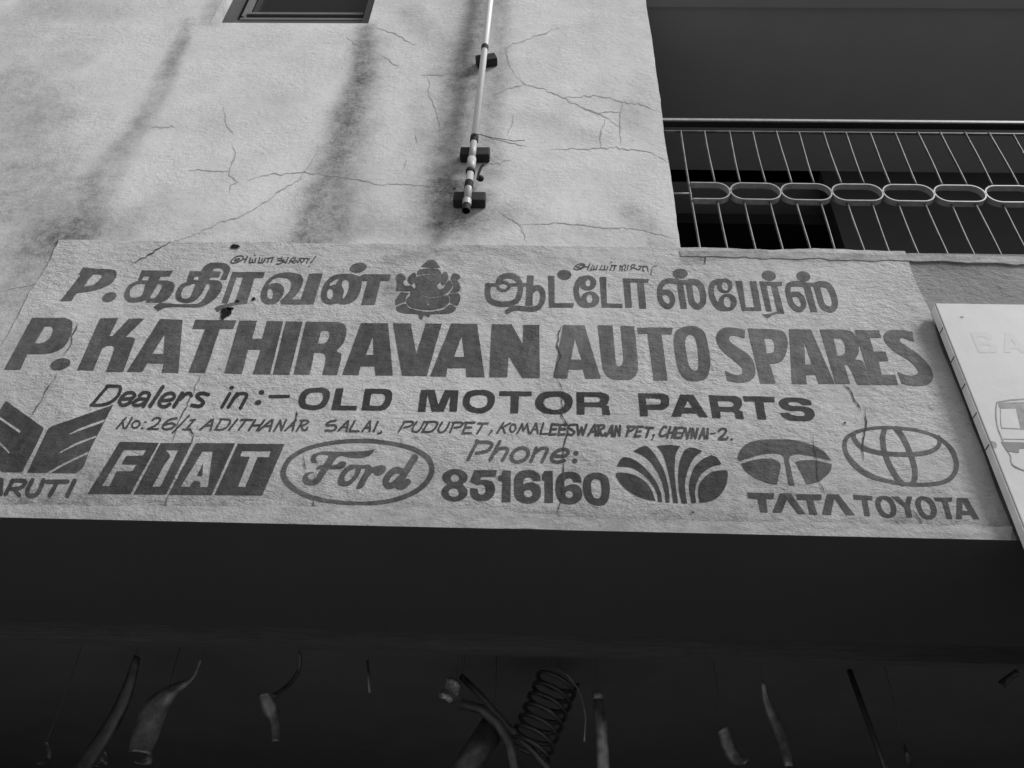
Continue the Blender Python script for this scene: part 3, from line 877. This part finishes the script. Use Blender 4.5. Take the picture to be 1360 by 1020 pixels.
lettering('''
@c1
L 20 362,548 458,438; 425,465 432,548
S 20 432,548 460,542 492,495 522,438
R 565,508,54,42,-35,19
E 665,483,14,10,0 632,548,15,11,0
S 22 742,462 770,442 812,440 822,465 770,520 690,557
L 22 695,557 798,557
S 23 1000,442 930,455 868,500 850,543 888,560 950,545 978,512 940,495 872,512
L 19 1130,415 955,598
L 20 1142,465 1195,455; 1188,458 1098,560; 1062,562 1148,562
@c2
L 22 -30,562 92,457; 105,457 78,568; 20,522 92,517
L 20 195,455 130,560
S 20 182,452 268,456 288,472 258,530 200,563 122,563
L 22 362,455 275,565; 402,460 525,460; 452,465 378,565; 555,460 482,572; 650,462 570,572; 522,520 608,515; 592,572 728,460; 740,462 705,578; 652,528 718,522; 752,578 820,465; 820,465 830,572; 830,572 882,460; 872,572 985,462; 972,470 950,572; 922,528 968,522
L 14 990,388 984,450
L 20 1058,468 992,578
S 20 1030,467 1098,466 1120,480 1080,512 1042,520
S 20 1042,520 1062,568 1098,562 1106,538
%
@c3
S 23 208,467 150,478 108,505 122,518 188,517 213,540 180,573 98,573
L 21 235,575 338,470; 343,470 322,582; 282,538 335,536; 410,470 352,582; 352,582 452,580; 490,582 568,475; 575,475 568,582; 522,545 572,540; 655,480 610,582
L 15 692,578 695,595; 695,595 658,607
L 20 940,482 876,588
S 20 930,482 1018,479 1030,500 990,528 935,540
S 20 1070,480 1026,545 1026,578 1070,588 1110,550 1148,480
L 20 1190,485 1132,585
S 21 1165,484 1268,483 1288,505 1258,555 1210,586 1124,588
@c4
S 20 220,485 182,550 186,588 230,588 270,545 298,485
L 20 345,490 302,592
S 21 330,490 418,487 438,500 410,533 350,543
L 22 480,490 437,600; 462,490 563,489; 462,540 528,540; 432,602 528,600; 602,498 703,498; 655,500 592,603
E 745,575,13,11,0
L 14 745,580 715,618
%
L 20 870,490 802,600; 943,495 850,545; 865,545 885,600
R 970,548,38,52,18,19
L 20 1016,603 1070,502; 1070,502 1080,578; 1080,578 1123,502; 1123,502 1140,603; 1160,603 1215,497; 1220,497 1235,603; 1182,560 1230,560; 1295,495 1262,608; 1262,610 1343,608
@c5
L 25 265,507 242,613; 262,507 338,509; 257,560 308,560; 238,617 303,612; 355,512 337,613; 352,514 423,511; 347,560 403,560; 332,620 398,612
S 25 513,510 457,516 442,545 480,565 503,590 480,618 437,614
L 25 532,512 550,618; 550,618 580,540; 580,540 595,618; 595,618 633,510; 652,623 718,512; 722,512 730,628; 682,587 728,582; 762,520 757,628
S 25 747,520 808,517 820,540 772,568
S 25 775,570 792,620 815,624 832,598
L 25 842,633 903,522; 907,522 907,633; 868,597 903,592; 932,633 946,527; 946,527 984,628; 984,628 990,522; 1085,532 1057,633
S 24 1067,531 1138,532 1143,547 1110,573 1078,583
L 24 1180,532 1147,633; 1167,532 1233,533; 1162,587 1208,582; 1142,638 1203,632; 1260,541 1343,546; 1300,547 1267,643
@c6
E 225,625,15,13,0
L 14 228,630 205,674
S 26 362,537 330,537 297,590 294,627 330,632 362,610
L 25 403,537 367,648; 453,541 420,648; 382,597 438,592; 473,547 452,648; 472,544 538,543; 462,597 513,597; 447,650 508,647; 517,653 563,547; 563,547 585,657; 585,657 618,552; 627,653 640,552; 640,552 670,657; 670,657 693,552; 712,657 755,552; 755,552 770,657; 732,617 765,612; 800,552 796,657
L 16 832,605 878,602
S 26 917,578 942,557 983,557 993,585 960,628 922,658
L 26 918,666 998,666
S 18 998,666 1014,642
E 1055,668,14,10,0
''', 'paint_mid', ['thin handwritten start of the address with the house number', 'thin handwritten middle of the address', 'thin handwritten end of the address'])
lettering('''
@d3
L 36 470,95 372,282
S 34 465,80 500,95 580,95 622,112 618,150 570,192 462,215
L 36 712,90 610,285
S 34 655,215 710,165 775,160 795,185 768,240 740,290
R 925,232,115,86,-28,38
L 34 1098,160 1042,303
S 34 1080,220 1140,168 1198,160 1216,182 1190,240 1160,305
@d4
S 36 450,243 540,245 592,218 592,185 550,172 482,190 428,240 428,288 480,308 560,292
E 680,215,27,25,0 668,295,29,25,0
''', 'paint_grey', 'slanted handwritten word above the number')
lettering('''
@d3
E 235,470,135,88,0 230,630,140,96,0
P 150,500 320,500 320,600 150,600
-E 234,478,46,40,0 223,632,57,46,0
P 440,392 682,395 668,462 515,465 500,500 ~560,498 ~630,520 ~662,590 ~645,660 ~590,710 ~520,720 ~440,705 ~400,650 398,585 475,590 ~485,640 ~520,655 ~555,630 ~562,590 ~545,555 ~510,545 470,555 395,515
P 740,398 828,400 825,733 732,733 738,510 695,505 695,455 ~730,440
P 1145,508 ~1135,450 ~1080,405 ~1000,395 ~920,410 ~870,470 ~862,570 ~868,660 ~910,720 ~1000,748 ~1080,735 ~1135,690 ~1148,620 ~1130,560 ~1070,528 ~1020,525 960,545 ~970,490 ~1010,470 ~1050,480 1060,508
-E 1013,642,47,40,0
P 1185,402 1272,405 1278,742 1188,742 1185,510 1160,495 1162,445
@d4
P 740,525 ~730,470 ~690,425 ~600,412 ~520,430 ~475,490 ~463,580 ~475,670 ~520,735 ~600,757 ~680,745 ~735,700 ~747,640 ~730,585 ~690,552 ~630,545 560,570 ~560,510 ~600,478 ~640,490 655,523
-E 610,650,42,38,0
P ~890,420 ~970,435 ~1025,490 ~1040,590 ~1030,690 ~990,755 ~920,770 ~840,750 ~780,690 ~753,590 ~765,490 ~810,440
-P ~895,488 ~935,505 ~952,570 ~950,650 ~930,690 ~895,697 ~860,670 ~842,600 ~842,530 ~860,497
''', 'paint_logo', 'bold telephone number')

emblem('''
@c0
P 45,183 ~300,365 ~328,395 168,720 20,718 ~-20,690 ~-120,610 -235,540 -60,340
-P -20,270 0,298 158,405 148,425 0,325 -60,290
-P -80,430 0,488 77,565 66,580 0,512 -80,450
P 375,385 ~395,372 852,213 672,560 ~640,650 ~620,690 570,727 205,722 358,400
-P 522,430 ~620,380 780,323 795,322 778,345 ~620,400 525,437
-P 446,570 ~570,500 730,440 722,458 ~580,515 452,576
-P 350,724 ~500,640 668,562 662,582 ~510,655 385,724
''', 'paint_logo', 'double wing car emblem at the left end')
lettering('''
@c0
L 30 -232,888 -190,775; -190,775 -162,850; -162,850 -100,775; -100,775 -112,888; -62,888 8,775; 12,778 6,885; -40,848 6,848
L 30 97,782 42,885
S 28 88,784 183,784 190,805 150,838 80,845
L 30 108,845 145,893
S 32 245,778 206,858 215,893 268,890 300,850 328,778
L 32 355,792 508,790; 430,797 376,893; 562,783 506,898
''', 'paint_logo', 'slanted maker word under the double wing emblem')
emblem('''
@d0
P 395,92 810,105 505,648 52,645
P 828,108 1160,105 885,652 540,650
@d1
P 160,108 580,108 330,658 -130,655
P 608,112 1105,118 865,662 360,658
@d0
-P 440,178 675,180 640,238 460,245 415,330 580,335 ~560,350 530,405 360,408 285,565 205,560
-P 880,180 1018,180 825,572 740,572 ~880,320 ~925,245
@d1
-P 235,195 343,195 290,572 210,575 ~200,520 ~140,512 95,570 0,572
P 240,318 230,455 175,452
-P 655,190 960,192 940,258 818,255 688,572 608,570 735,255 635,248
''', 'paint_logo', 'four slanted dark blocks with pale capitals')
emblem('''
@d2
P ~700,48 ~950,70 ~1150,120 ~1270,195 ~1310,300 ~1270,415 ~1150,515 ~960,582 ~740,605 ~520,597 ~280,560 ~110,480 ~30,390 ~20,310 ~80,205 ~220,120 ~430,68
-P ~690,82 ~930,100 ~1120,150 ~1230,215 ~1268,300 ~1225,400 ~1110,490 ~940,550 ~740,575 ~520,568 ~310,530 ~160,460 ~75,375 ~65,310 ~120,220 ~250,145 ~440,98
P 370,155 ~450,155 ~600,158 ~720,150 812,137 ~770,185 ~690,208 ~600,205 ~530,190 490,205 ~430,290 ~380,360 ~340,420 ~270,440 ~215,420 ~203,380 ~225,340 300,325 ~255,350 ~245,375 ~275,395 ~310,380 ~350,310 ~410,215 425,185 ~350,180 ~315,205 ~320,240 345,252 ~290,248 ~270,220 ~290,180
P ~318,290 ~350,272 ~430,270 ~480,268 ~520,240 ~560,245 ~568,265 ~540,295 ~480,303 ~400,300 ~330,305
P ~650,265 ~690,275 ~690,320 ~650,390 ~590,440 ~530,445 ~500,420 ~505,370 ~550,300 ~600,268
-P ~635,300 ~648,290 ~640,340 ~600,395 ~560,405 ~555,370 ~590,320
L 28 680,285 745,282
P 715,270 ~760,265 ~790,285 ~860,270 ~900,285 ~895,325 ~850,355 ~810,350 800,330 ~770,350 ~740,400 710,455 ~680,468 650,462 ~680,400 ~730,310
S 56 1145,205 1090,290 1030,390 1003,438 1040,445 1085,410
S 52 1040,320 985,310 930,350 900,405 920,443 970,430 1020,380
''', 'paint_grey', 'oval ring emblem with script word')
emblem('''
@d5
P ~65,390 ~160,383 ~280,415 ~390,490 ~450,580 485,680 ~370,660 ~220,590 ~110,490
P 72,315 ~110,245 ~155,215 ~260,245 ~380,340 ~480,460 ~540,590 558,692 512,690 ~500,600 ~440,490 ~340,390 ~220,325
P 250,153 ~330,108 ~400,105 ~480,190 ~570,350 ~620,520 638,697 595,697 ~580,580 ~530,420 ~450,290 ~360,205
P 498,98 ~620,88 745,100 ~700,190 ~688,350 ~700,520 725,705 675,702 ~650,520 ~610,330 ~560,180
P 840,115 ~900,118 985,152 ~900,220 ~840,330 ~800,480 ~805,600 822,708 765,708 ~735,560 ~728,400 ~745,260 ~790,150
P 1085,192 ~1140,225 1188,292 ~1080,320 ~980,390 ~920,500 ~905,590 918,700 868,705 ~843,560 ~850,460 ~900,320 ~990,235
P ~1240,360 ~1253,420 ~1225,540 ~1150,640 ~1060,685 955,697 ~938,590 ~960,490 ~1040,400 ~1130,362
''', 'paint_dark', 'dark fan shell emblem')
emblem('''
@d6
P 95,258 ~80,210 ~130,110 ~250,45 ~450,28 ~680,35 ~880,90 ~1010,170 1072,250 ~920,215 ~760,185 ~690,185 ~640,205 622,240 682,515 622,515 570,215 ~530,185 ~440,175 ~320,190 ~200,225
P 110,290 ~230,250 ~350,232 ~440,235 ~510,265 ~535,310 495,505 ~430,500 ~280,445 ~170,370
P 690,265 ~760,250 ~900,250 1080,290 ~1060,370 ~960,465 ~890,490 815,505
''', 'paint_grey', 'dark oval emblem split by a T shape')
lettering('''
@d6
P 178,592 465,600 455,662 380,660 398,803 320,800 290,660 190,652
P 530,600 645,602 800,822 720,820 602,665 545,805 448,803
P 700,608 970,612 970,672 880,672 925,825 845,822 808,672 710,668
P 1025,610 1150,612 1325,832 1230,830 1105,650 1068,832 978,822
''', 'paint_logo', 'maker word under the split oval emblem')
emblem('''
@d7
P ~470,38 ~700,58 ~860,100 ~980,160 ~1070,250 ~1112,370 ~1090,480 ~1010,550 ~880,578 ~690,582 ~480,552 ~310,510 ~170,420 ~80,300 ~62,200 ~90,130 ~190,75 ~330,45
-P ~470,65 ~690,82 ~840,120 ~950,180 ~1030,265 ~1068,370 ~1050,460 ~980,520 ~870,545 ~690,550 ~500,525 ~340,475 ~210,390 ~120,290 ~100,200 ~125,145 ~210,100 ~330,72
S 40 162,115 168,155 225,222 330,265 480,290 680,293 820,278 915,235 942,175 930,140
S 48 440,65 425,150 440,270 490,400 560,515 605,560
S 48 545,60 600,130 660,250 705,380 718,480 700,560
''', 'paint_grey', 'outlined emblem of interlocked ovals')
lettering('''
@d7
P 155,660 330,670 335,708 285,705 312,852 262,850 235,702 165,702
P ~430,668 ~500,690 ~545,770 ~540,840 ~480,868 ~410,845 ~362,760 ~370,690
-P ~432,700 ~480,730 ~500,790 ~490,830 ~460,830 ~420,790 ~405,740
P 500,675 565,675 632,738 642,675 692,677 672,755 692,865 640,862 622,775
P ~780,672 ~860,695 ~910,780 ~905,850 ~850,880 ~775,855 ~722,750 ~730,695
-P ~795,705 ~845,745 ~862,800 ~852,840 ~825,843 ~785,800 ~770,745 ~775,712
P 885,685 1055,685 1050,718 1010,718 1055,875 1005,875 960,718 900,715
P 1095,688 1190,690 1297,880 1245,880 1222,842 1142,838 1140,878 1090,875
-P 1145,720 1200,808 1145,800
''', 'paint_logo', 'maker word under the interlocked ovals')
emblem('''
@b3
P 155,400 ~190,345 ~250,345 ~285,380 300,410 ~270,440 ~265,480 ~300,505 ~370,500 ~400,550 340,580 165,570 175,460
P 410,320 ~440,370 ~420,450 ~380,490 ~340,470 ~320,420 ~345,370
P 440,400 ~480,365 ~600,355 ~740,360 ~775,400 ~765,450 ~720,510 ~765,555 ~820,520 ~830,480 ~880,430 ~915,470 ~925,520 ~870,590 ~780,640 ~670,655 ~560,640 ~470,590 ~380,560 ~430,520 ~420,460
P 770,350 ~820,320 855,325 ~870,390 ~840,460 ~800,500 ~775,470
P 500,245 ~560,190 ~590,160 ~640,155 ~690,165 ~730,215 765,262 640,264
P 450,360 ~455,310 ~500,280 ~640,270 ~740,285 ~775,340 760,350 ~640,343 ~520,348
P 905,400 ~930,345 ~980,340 ~1020,360 1040,400 990,425 ~1030,490 ~1035,550 ~1000,590 890,600 ~940,520 ~915,440
P 360,570 ~470,600 ~560,652 ~680,667 ~850,632 ~883,670 ~878,740 ~800,800 ~640,833 ~480,823 ~352,788 ~303,730 ~312,670 ~350,640
P 230,590 340,605 ~300,660 ~288,715 155,768 ~160,690
P 875,612 1010,602 ~1035,660 ~1020,740 990,778 ~902,733 ~897,660
P 160,792 ~280,748 ~340,802 ~480,843 ~640,853 ~800,823 ~890,758 ~970,797 ~960,840 ~880,880 ~640,890 610,935 545,895 515,965 ~480,945 ~460,890 ~300,880 ~190,850
-S 9 510,405 535,418 560,435
-S 9 640,430 665,420 690,415
-E 600,752,14,11,0
-S 9 530,630 570,650 680,660 790,640 870,600
''', 'paint_tamil', 'seated elephant headed deity figure')

C_SIGN = [
    [(96, 427), (103, 430), (99, 440), (95, 446), (93, 460), (86, 472)], [(76, 494), (66, 511), (60, 520), (51, 537), (40, 554)],
    [(268, 495), (262, 508), (258, 520), (246, 543), (235, 565), (228, 588)], [(252, 565), (257, 578), (254, 590)], [(225, 655), (220, 670), (211, 690)],
    [(735, 495), (743, 508), (748, 520), (747, 540), (746, 552), (752, 562), (754, 575), (748, 594), (748, 615), (748, 640), (745, 665), (740, 680), (742, 688), (738, 698)],
    [(736, 500), (745, 472), (740, 460), (743, 440), (747, 432)],
    [(1120, 510), (1129, 518), (1135, 532), (1144, 546)], [(1149, 541), (1151, 560), (1146, 590), (1147, 612)],
    [(1081, 577), (1081, 592), (1085, 610), (1086, 635), (1094, 652), (1097, 662)], [(1212, 675), (1222, 690), (1230, 711)],
    [(417, 630), (418, 650)], [(417, 660), (415, 690)], [(393, 545), (394, 560)], [(936, 334), (937, 352)],
    [(175, 351), (200, 337), (217, 326), (228, 321)], [(404, 600), (405, 625)],
    [(0, 690), (10, 680), (14, 670)]]
for c in C_SIGN: obj('crack', crack_mesh([c], YS-.0026, 2.0 if c[0][0] in (735, 1120, 1149, 736, 252) else 1.45), M['crack'], sign)
def chip(px, py, rx, ry, y):
    p = P(px, py, y); q = []
    for k in range(18):
        a = 2*math.pi*k/18; r = 1+.5*noise.noise(Vector((math.cos(a)*1.7+px, math.sin(a)*1.7, py)))
        q.append((px+rx*r*math.cos(a), py+ry*r*math.sin(a)))
    return q
chips = [(312, 327.5, 6, 3), (301, 414, 7.5, 6), (296, 421, 3.5, 3), (306, 410, 4, 2.5), (315, 399.5, 3, 1.4), (337, 397, 2.6, 1.9), (1122, 561.5, 2.2, 1), (920, 680, 2, 1), (812, 348, 1.5, .8)]
for c in chips: obj('chip', flat_mesh([(1, [chip(*c, YS-.0036)])], YS-.0036), M['chip'], sign)

# ------------------------------------------------------------------ white board at the right
YB, YBW = -.062, -.024
bs = thing('sign_board', P(1450, 560, YB), 'white signboard with a drawn van, covering the right end of the painted sign', 'sign board')
tl, bl = P(1240.5, 401, YB), P(1366, 712, YB)
bxl = (P(1240.5, 401, YB).x+P(1300, 545, YB).x)/2
zt = P(1300, 403.5, YB).z; zb = zt-1.9; bxr = bxl+2.2
obj('panel', box(bxl, bxr, YB, YBW, zb, zt, bev=.003), M['board'], bs)
for z0 in (zt-.05, zt-.7): obj('batten', box(bxl+.06, bxr-.06, YBW+.0005, -.006, z0-.03, z0), M['dark_wood'], bs)
obj('edge_strip', box(bxl-.004, bxl-.0005, YB+.004, YBW-.001, zb+.01, zt-.006, bev=.001), M['board_side_lit'], bs)
for q in (434, 472, 508, 546, 588):
    p = P(1250, q, YB-.0005)
    bm = box(bxl-.0058, bxl-.0042, YB+.003, YBW-.004, p.z-.0014, p.z+.0014)
    obj('staple', bm, M['dark_wood'], bs)
YI = YB-.0005
flat('lettering', '''
@h
P 410,308 ~560,310 ~590,350 ~560,385 ~620,410 ~635,450 ~610,470 480,470 
-P 470,345 ~530,345 ~540,360 ~525,378 480,378
-P 490,410 ~550,410 ~570,430 ~560,445 500,445
P 690,310 745,310 880,470 820,470 790,440 735,440 735,470 680,470
-P 735,365 775,410 735,410
''', YI, M['ink_faint'], bs, 'faded capitals near the top')
drw = flat('drawing', '''
@g
L 9 300,158 380,146 464,140 640,138
S 9 296,160 290,230 300,310 322,370 350,440 380,490 385,530 410,560 460,578
S 5 318,192 320,250 322,300 328,316
L 6 328,318 430,322; 330,385 640,392; 430,322 640,326
L 4 470,150 640,150
P 305,162 640,152 640,170 464,172 420,195 325,198 310,190
P 412,185 464,178 470,325 445,330
P 610,178 640,178 640,326 620,326
S 9 640,138 655,180 660,310 655,420 640,490 635,560 620,585
''', YI, M['ink_mid'], bs, 'airbrushed front of a van')
flat('drawing', '''
@g
P 322,402 640,410 640,446 436,442 434,470 358,458
L 5 392,545 460,578 640,590
''', YI-.0006, M['ink_dark'], bs, 'dark bumper of the drawn van')
flat('stain_mark', '''
@g
E 282,420,14,22,-30 275,410,20,8,40
@h
E 345,186,14,7,0
''', YI-.0003, M['ink_mid'], bs)

# ------------------------------------------------------------------ drain pipe
pp = thing('drain_pipe', P(618, 283, -.07), 'white plastic drain pipe strapped to wooden blocks, ending open above the sign', 'pipe')
YPp = -.075
def pz(py, px=620): return P(px, py, YPp).z
PX = P(619, 278, YPp).x
zz = lambda y: pz(y)
axis = lambda py: Vector((PX+.012*(zz(py)-zz(280))/1.8, YPp, zz(py)))
rp = .0158
def seg(name, y0, y1, r, m, n=18, lab=None, hollow=False):
    a, b = axis(y0), axis(y1); bm = bmesh.new()
    if hollow:
        R0 = tube(bm, [a, b], r, n=n, caps=False); R1 = tube(bm, [a, b+Vector((0, 0, .0))], r*.86, n=n, caps=False)
        for j in range(n):
            bm.faces.new((R0[1][j], R0[1][(j+1) % n], R1[1][(j+1) % n], R1[1][j])); bm.faces.new((R0[0][(j+1) % n], R0[0][j], R1[0][j], R1[0][(j+1) % n]))
    else: tube(bm, [a, b], r, n=n)
    bmesh.ops.recalc_face_normals(bm, faces=bm.faces)
    return obj(name, bm, M[m], pp, smooth=False, label=lab)
for nm, a, b, r, m in (('upper_tube', -160, 186, rp, 'pvc'), ('middle_tube', 186, 212, rp*.95, 'pvc_old'), ('coupling', 211, 228, rp*1.2, 'pvc_old'),
                      ('lower_tube', 228, 268, rp*.97, 'pvc_old')):
    o = seg(nm, a, b, r, m)
    for p in o.data.polygons: p.use_smooth = len(p.vertices) == 4
o = seg('outlet', 266, 272.5, rp*1.15, 'pvc_old', hollow=True)
o = seg('outlet_rim', 272.5, 280, rp*1.08, 'black', hollow=True)
tubeobj('mouth_shade', [axis(274)+Vector((0, 0, .01)), axis(274)], rp*.9, M['black'], pp, n=16)  # black disc painting in the darkness inside the open pipe end
for y0, y1, k in ((181.5, 188.5, 1.16), (226.5, 229.5, 1.28), (242, 249, 1.16), (61.5, 66.5, 1.14)):
    a, b = axis(y0), axis(y1); bm = bmesh.new()
    tube(bm, [a, b], rp*k, n=18); bmesh.ops.recalc_face_normals(bm, faces=bm.faces); obj('clamp', bm, M['black'], pp)
for (x0, y0, x1, y1, tl_) in ((611, 192, 650.5, 206, 0), (602, 251, 645, 266.5, 0), (632, 69, 659, 80, .3)):
    yb = -.045
    a, b = P(x0, (y0+y1)/2, yb), P(x1, (y0+y1)/2, yb); hz = abs(P(x0, y0, yb).z-P(x0, y1, yb).z)/2
    bm = box(a.x, b.x, -.046, -.001, a.z-hz*.85, a.z+hz*.6, bev=.006)
    if tl_: bmesh.ops.rotate(bm, verts=bm.verts, cent=(a+b)/2, matrix=Matrix.Rotation(-tl_, 3, 'Y'))
    obj('wooden_block', bm, M['dark_wood'], pp)
k = P(638, 237, -.03)
bm = bmesh.new(); bmesh.ops.create_uvsphere(bm, u_segments=14, v_segments=8, radius=.016, matrix=Matrix.Translation(k)@Matrix.Diagonal((1, .9, .9, 1)))
obj('knob', bm, M['black'], pp, smooth=True)
tubeobj('strap', [P(634, 238, -.04), P(636, 229, -.04), P(639, 222, -.035), P(642, 218.5, -.03)], 1, M['black'], pp, flat=(.003, .005))
tubeobj('wire', [P(x, y, -.095) for x, y in ((625, 183), (627, 180), (631, 178.3), (639, 179), (652, 182.8), (667, 184.7), (683, 187.5), (690, 186.6), (697, 186.4))], .0016, M['dark_wood'], pp, n=5)

# ------------------------------------------------------------------ spare parts hanging in the dark shop
YH = 1.15
def blade(name, pts, wid, th, m, parent, y=YH):
    """bent sheet-metal strip: pixel centre line, widths in px, real thickness"""
    bm = bmesh.new(); sm = smooth_path([(a, b, True) for a, b in pts], False, 5); n = len(sm)
    ww = []
    for i in range(n):
        t = i/(n-1)*(len(wid)-1); k = min(int(t), len(wid)-2); ww.append(wid[k]+(wid[k+1]-wid[k])*(t-k))
    rows = []
    for i, p in enumerate(sm):
        a = sm[max(0, i-1)]; b = sm[min(n-1, i+1)]; L = math.hypot(b[0]-a[0], b[1]-a[1]) or 1
        nx, ny = -(b[1]-a[1])/L*ww[i]/2, (b[0]-a[0])/L*ww[i]/2
        u = i/(n-1); dy = .06*math.sin(u*3.1)
        l, r, c = P(p[0]+nx, p[1]+ny, y), P(p[0]-nx, p[1]-ny, y), P(p[0], p[1], y)
        l.y += dy; r.y += dy; c.y += dy-.25*(l-r).length
        rows.append([bm.verts.new(v) for v in (l, l.lerp(c, .55)+Vector((0, -.004, 0)), c, r.lerp(c, .55)+Vector((0, -.004, 0)), r)])
    for i in range(n-1):
        for j in range(4): bm.faces.new((rows[i][j], rows[i][j+1], rows[i+1][j+1], rows[i+1][j]))
    bmesh.ops.recalc_face_normals(bm, faces=bm.faces)
    r = bmesh.ops.solidify(bm, geom=list(bm.faces), thickness=th)
    return obj(name, bm, M[m], parent, smooth=True)
def hook(parent, px, py, y=YH):
    a = P(px, py, y); tubeobj('hanging_wire', [a, a+Vector((.004, 0, .15)), Vector((a.x, a.y, 3.11))], .0012, M['wire'], parent, n=5)
def part_thing(name, px, py, label, cat, y=YH): return thing(name, P(px, py, y), label, cat, 'spare parts hanging in the shop opening')

t = part_thing('flat_bar', 180, 872, 'long dim flat bar hanging aslant at the left of the shop opening', 'metal bar')
blade('bar', [(182, 872), (160, 920), (130, 975), (95, 1040)], [10, 18, 22, 24], .004, 'steel_dark', t); hook(t, 182, 872)
t = part_thing('bumper_bracket', 268, 874, 'curved bright bumper bracket with a thin twisted tail', 'car part')
blade('plate', [(268, 874), (252, 897), (225, 910), (200, 935), (188, 975), (185, 1000)], [5, 5, 16, 34, 36, 30], .003, 'steel', t); hook(t, 268, 874)
t = part_thing('steel_tab', 195, 1003, 'small bright torn steel tab below the curved bracket', 'car part', YH+.14)
blade('plate', [(200, 997), (190, 1004), (180, 1012)], [4, 14, 4], .003, 'steel', t, YH+.14); hook(t, 199, 997, YH+.14)
t = part_thing('steel_clip', 132, 1005, 'small bright steel clip at the foot of the slanted bar', 'car part', YH+.14)
blade('plate', [(138, 998), (130, 1006), (126, 1016)], [10, 14, 10], .003, 'steel', t, YH+.14); hook(t, 138, 998, YH+.14)
t = part_thing('short_lever', 55, 990, 'tiny worn lever glinting at the far left of the opening', 'car part')
blade('plate', [(62, 985), (57, 1000), (50, 1015)], [4, 7, 5], .003, 'steel_dark', t); hook(t, 62, 985)
t = part_thing('strap_bracket', 398, 868, 'dull bracket on a bent strap left of the middle', 'car part')
blade('strap', [(398, 866), (394, 882), (378, 905), (362, 925)], [3, 4, 5, 6], .003, 'steel_dark', t)
blade('plate', [(352, 922), (355, 935), (362, 955), (366, 985)], [16, 22, 12, 8], .003, 'steel', t, YH+.02); hook(t, 398, 867)
t = part_thing('pull_rod', 490, 878, 'short thin rod hanging alone behind the lintel', 'rod')
tubeobj('rod', [P(488, 878, YH), P(491, 920, YH)], .006, M['steel'], t, n=8); hook(t, 488, 878)
t = part_thing('foil_packet', 597, 915, 'crinkled foil packet tied above crossed tubes', 'packet')
blade('packet', [(605, 903), (598, 915), (590, 930)], [17, 19, 16], .02, 'foil', t); hook(t, 606, 903)
t = part_thing('bent_tube', 620, 900, 'long bent tube crossing in front of a second tube', 'tube')
tubeobj('tube', [P(x, y, YH+.05) for x, y in ((612, 898), (640, 925), (672, 962), (705, 995), (740, 1035))], .013, M['steel_dark'], t, n=10); hook(t, 612, 898, YH+.05)
t = part_thing('exhaust_tube', 625, 940, 'thicker curved exhaust tube below the crossing', 'tube')
tubeobj('tube', [P(x, y, YH-.02) for x, y in ((612, 935), (640, 942), (662, 962), (678, 990), (685, 1035))], .02, M['steel_dark'], t, n=12); hook(t, 612, 935, YH-.02)
t = part_thing('dark_sleeve', 640, 985, 'broad dark sleeve leaning behind the tubes', 'car part', YH+.15)
tubeobj('sleeve', [P(655, 965, YH+.15), P(610, 1035, YH+.15)], .055, M['steel_dark'], t, n=16); hook(t, 655, 965, YH+.15)
t = part_thing('coil_spring', 735, 935, 'large dark coil spring right of the crossed tubes', 'spring')
q = []
c0, c1 = P(742, 900, YH+.1), P(702, 1000, YH+.1)
ax = (c1-c0); e1 = Vector((1, 0, -.35)).normalized(); e2 = Vector((0, 1, -.1)).normalized()
for i in range(7*16+1):
    u = i/(7*16); a = 2*math.pi*i/16; q.append(c0+ax*u+e1*math.cos(a)*.085+e2*math.sin(a)*.085)
tubeobj('coil', q, .009, M['spring_steel'], t, n=8); hook(t, 742, 896, YH+.1)
t = part_thing('hoop', 762, 900, 'thin bright steel hoop arching over the coil spring', 'hoop')
tubeobj('hoop', [P(x, y, YH) for x, y in ((735, 886), (755, 897), (768, 915), (775, 935), (778, 955), (776, 985))], .004, M['steel'], t, n=6); hook(t, 735, 886)
t = part_thing('shock_absorber', 793, 922, 'pale upright shock absorber tube with a capped top', 'car part')
tubeobj('tube', [P(794, 930, YH-.05), P(799, 965, YH-.05), P(803, 1060, YH-.05)], [.022, .0235, .025], M['steel'], t, n=18)
tubeobj('cap', [P(793, 920, YH-.05), P(794, 930, YH-.05)], .0225, M['steel'], t, n=18); hook(t, 793, 921, YH-.05)
t = part_thing('spring_leaf', 1013, 908, 'long pale curved leaf narrowing to a point at the right', 'car part')
blade('leaf', [(1013, 906), (1020, 926), (1033, 950), (1043, 980), (1048, 1018)], [4, 9, 14, 15, 9], .004, 'steel', t); hook(t, 1013, 906)
t = part_thing('angle_plate', 962, 968, 'short pale plate leaning at the right bottom', 'car part')
blade('plate', [(960, 968), (970, 985), (982, 1004), (992, 1012)], [15, 17, 15, 8], .004, 'steel', t); hook(t, 958, 969)
t = part_thing('long_pole', 1128, 890, 'faint long pole leaning at the far right', 'pole')
tubeobj('pole', [P(1128, 890, YH+.1), P(1172, 1010, YH+.1), P(1190, 1060, YH+.1)], .012, M['steel_dark'], t, n=10); hook(t, 1128, 890, YH+.1)
t = part_thing('curved_hook', 1205, 988, 'dim curved hook beside the long pole', 'car part')
blade('hook', [(1200, 988), (1210, 995), (1216, 1015), (1218, 1040)], [5, 7, 8, 8], .004, 'steel_dark', t); hook(t, 1200, 988)
t = part_thing('cross_strap', 1340, 900, 'dim folded strap under the lintel at the right edge', 'car part')
blade('strap', [(1352, 892), (1340, 900), (1332, 910)], [8, 9, 10], .004, 'steel_dark', t); hook(t, 1350, 892)
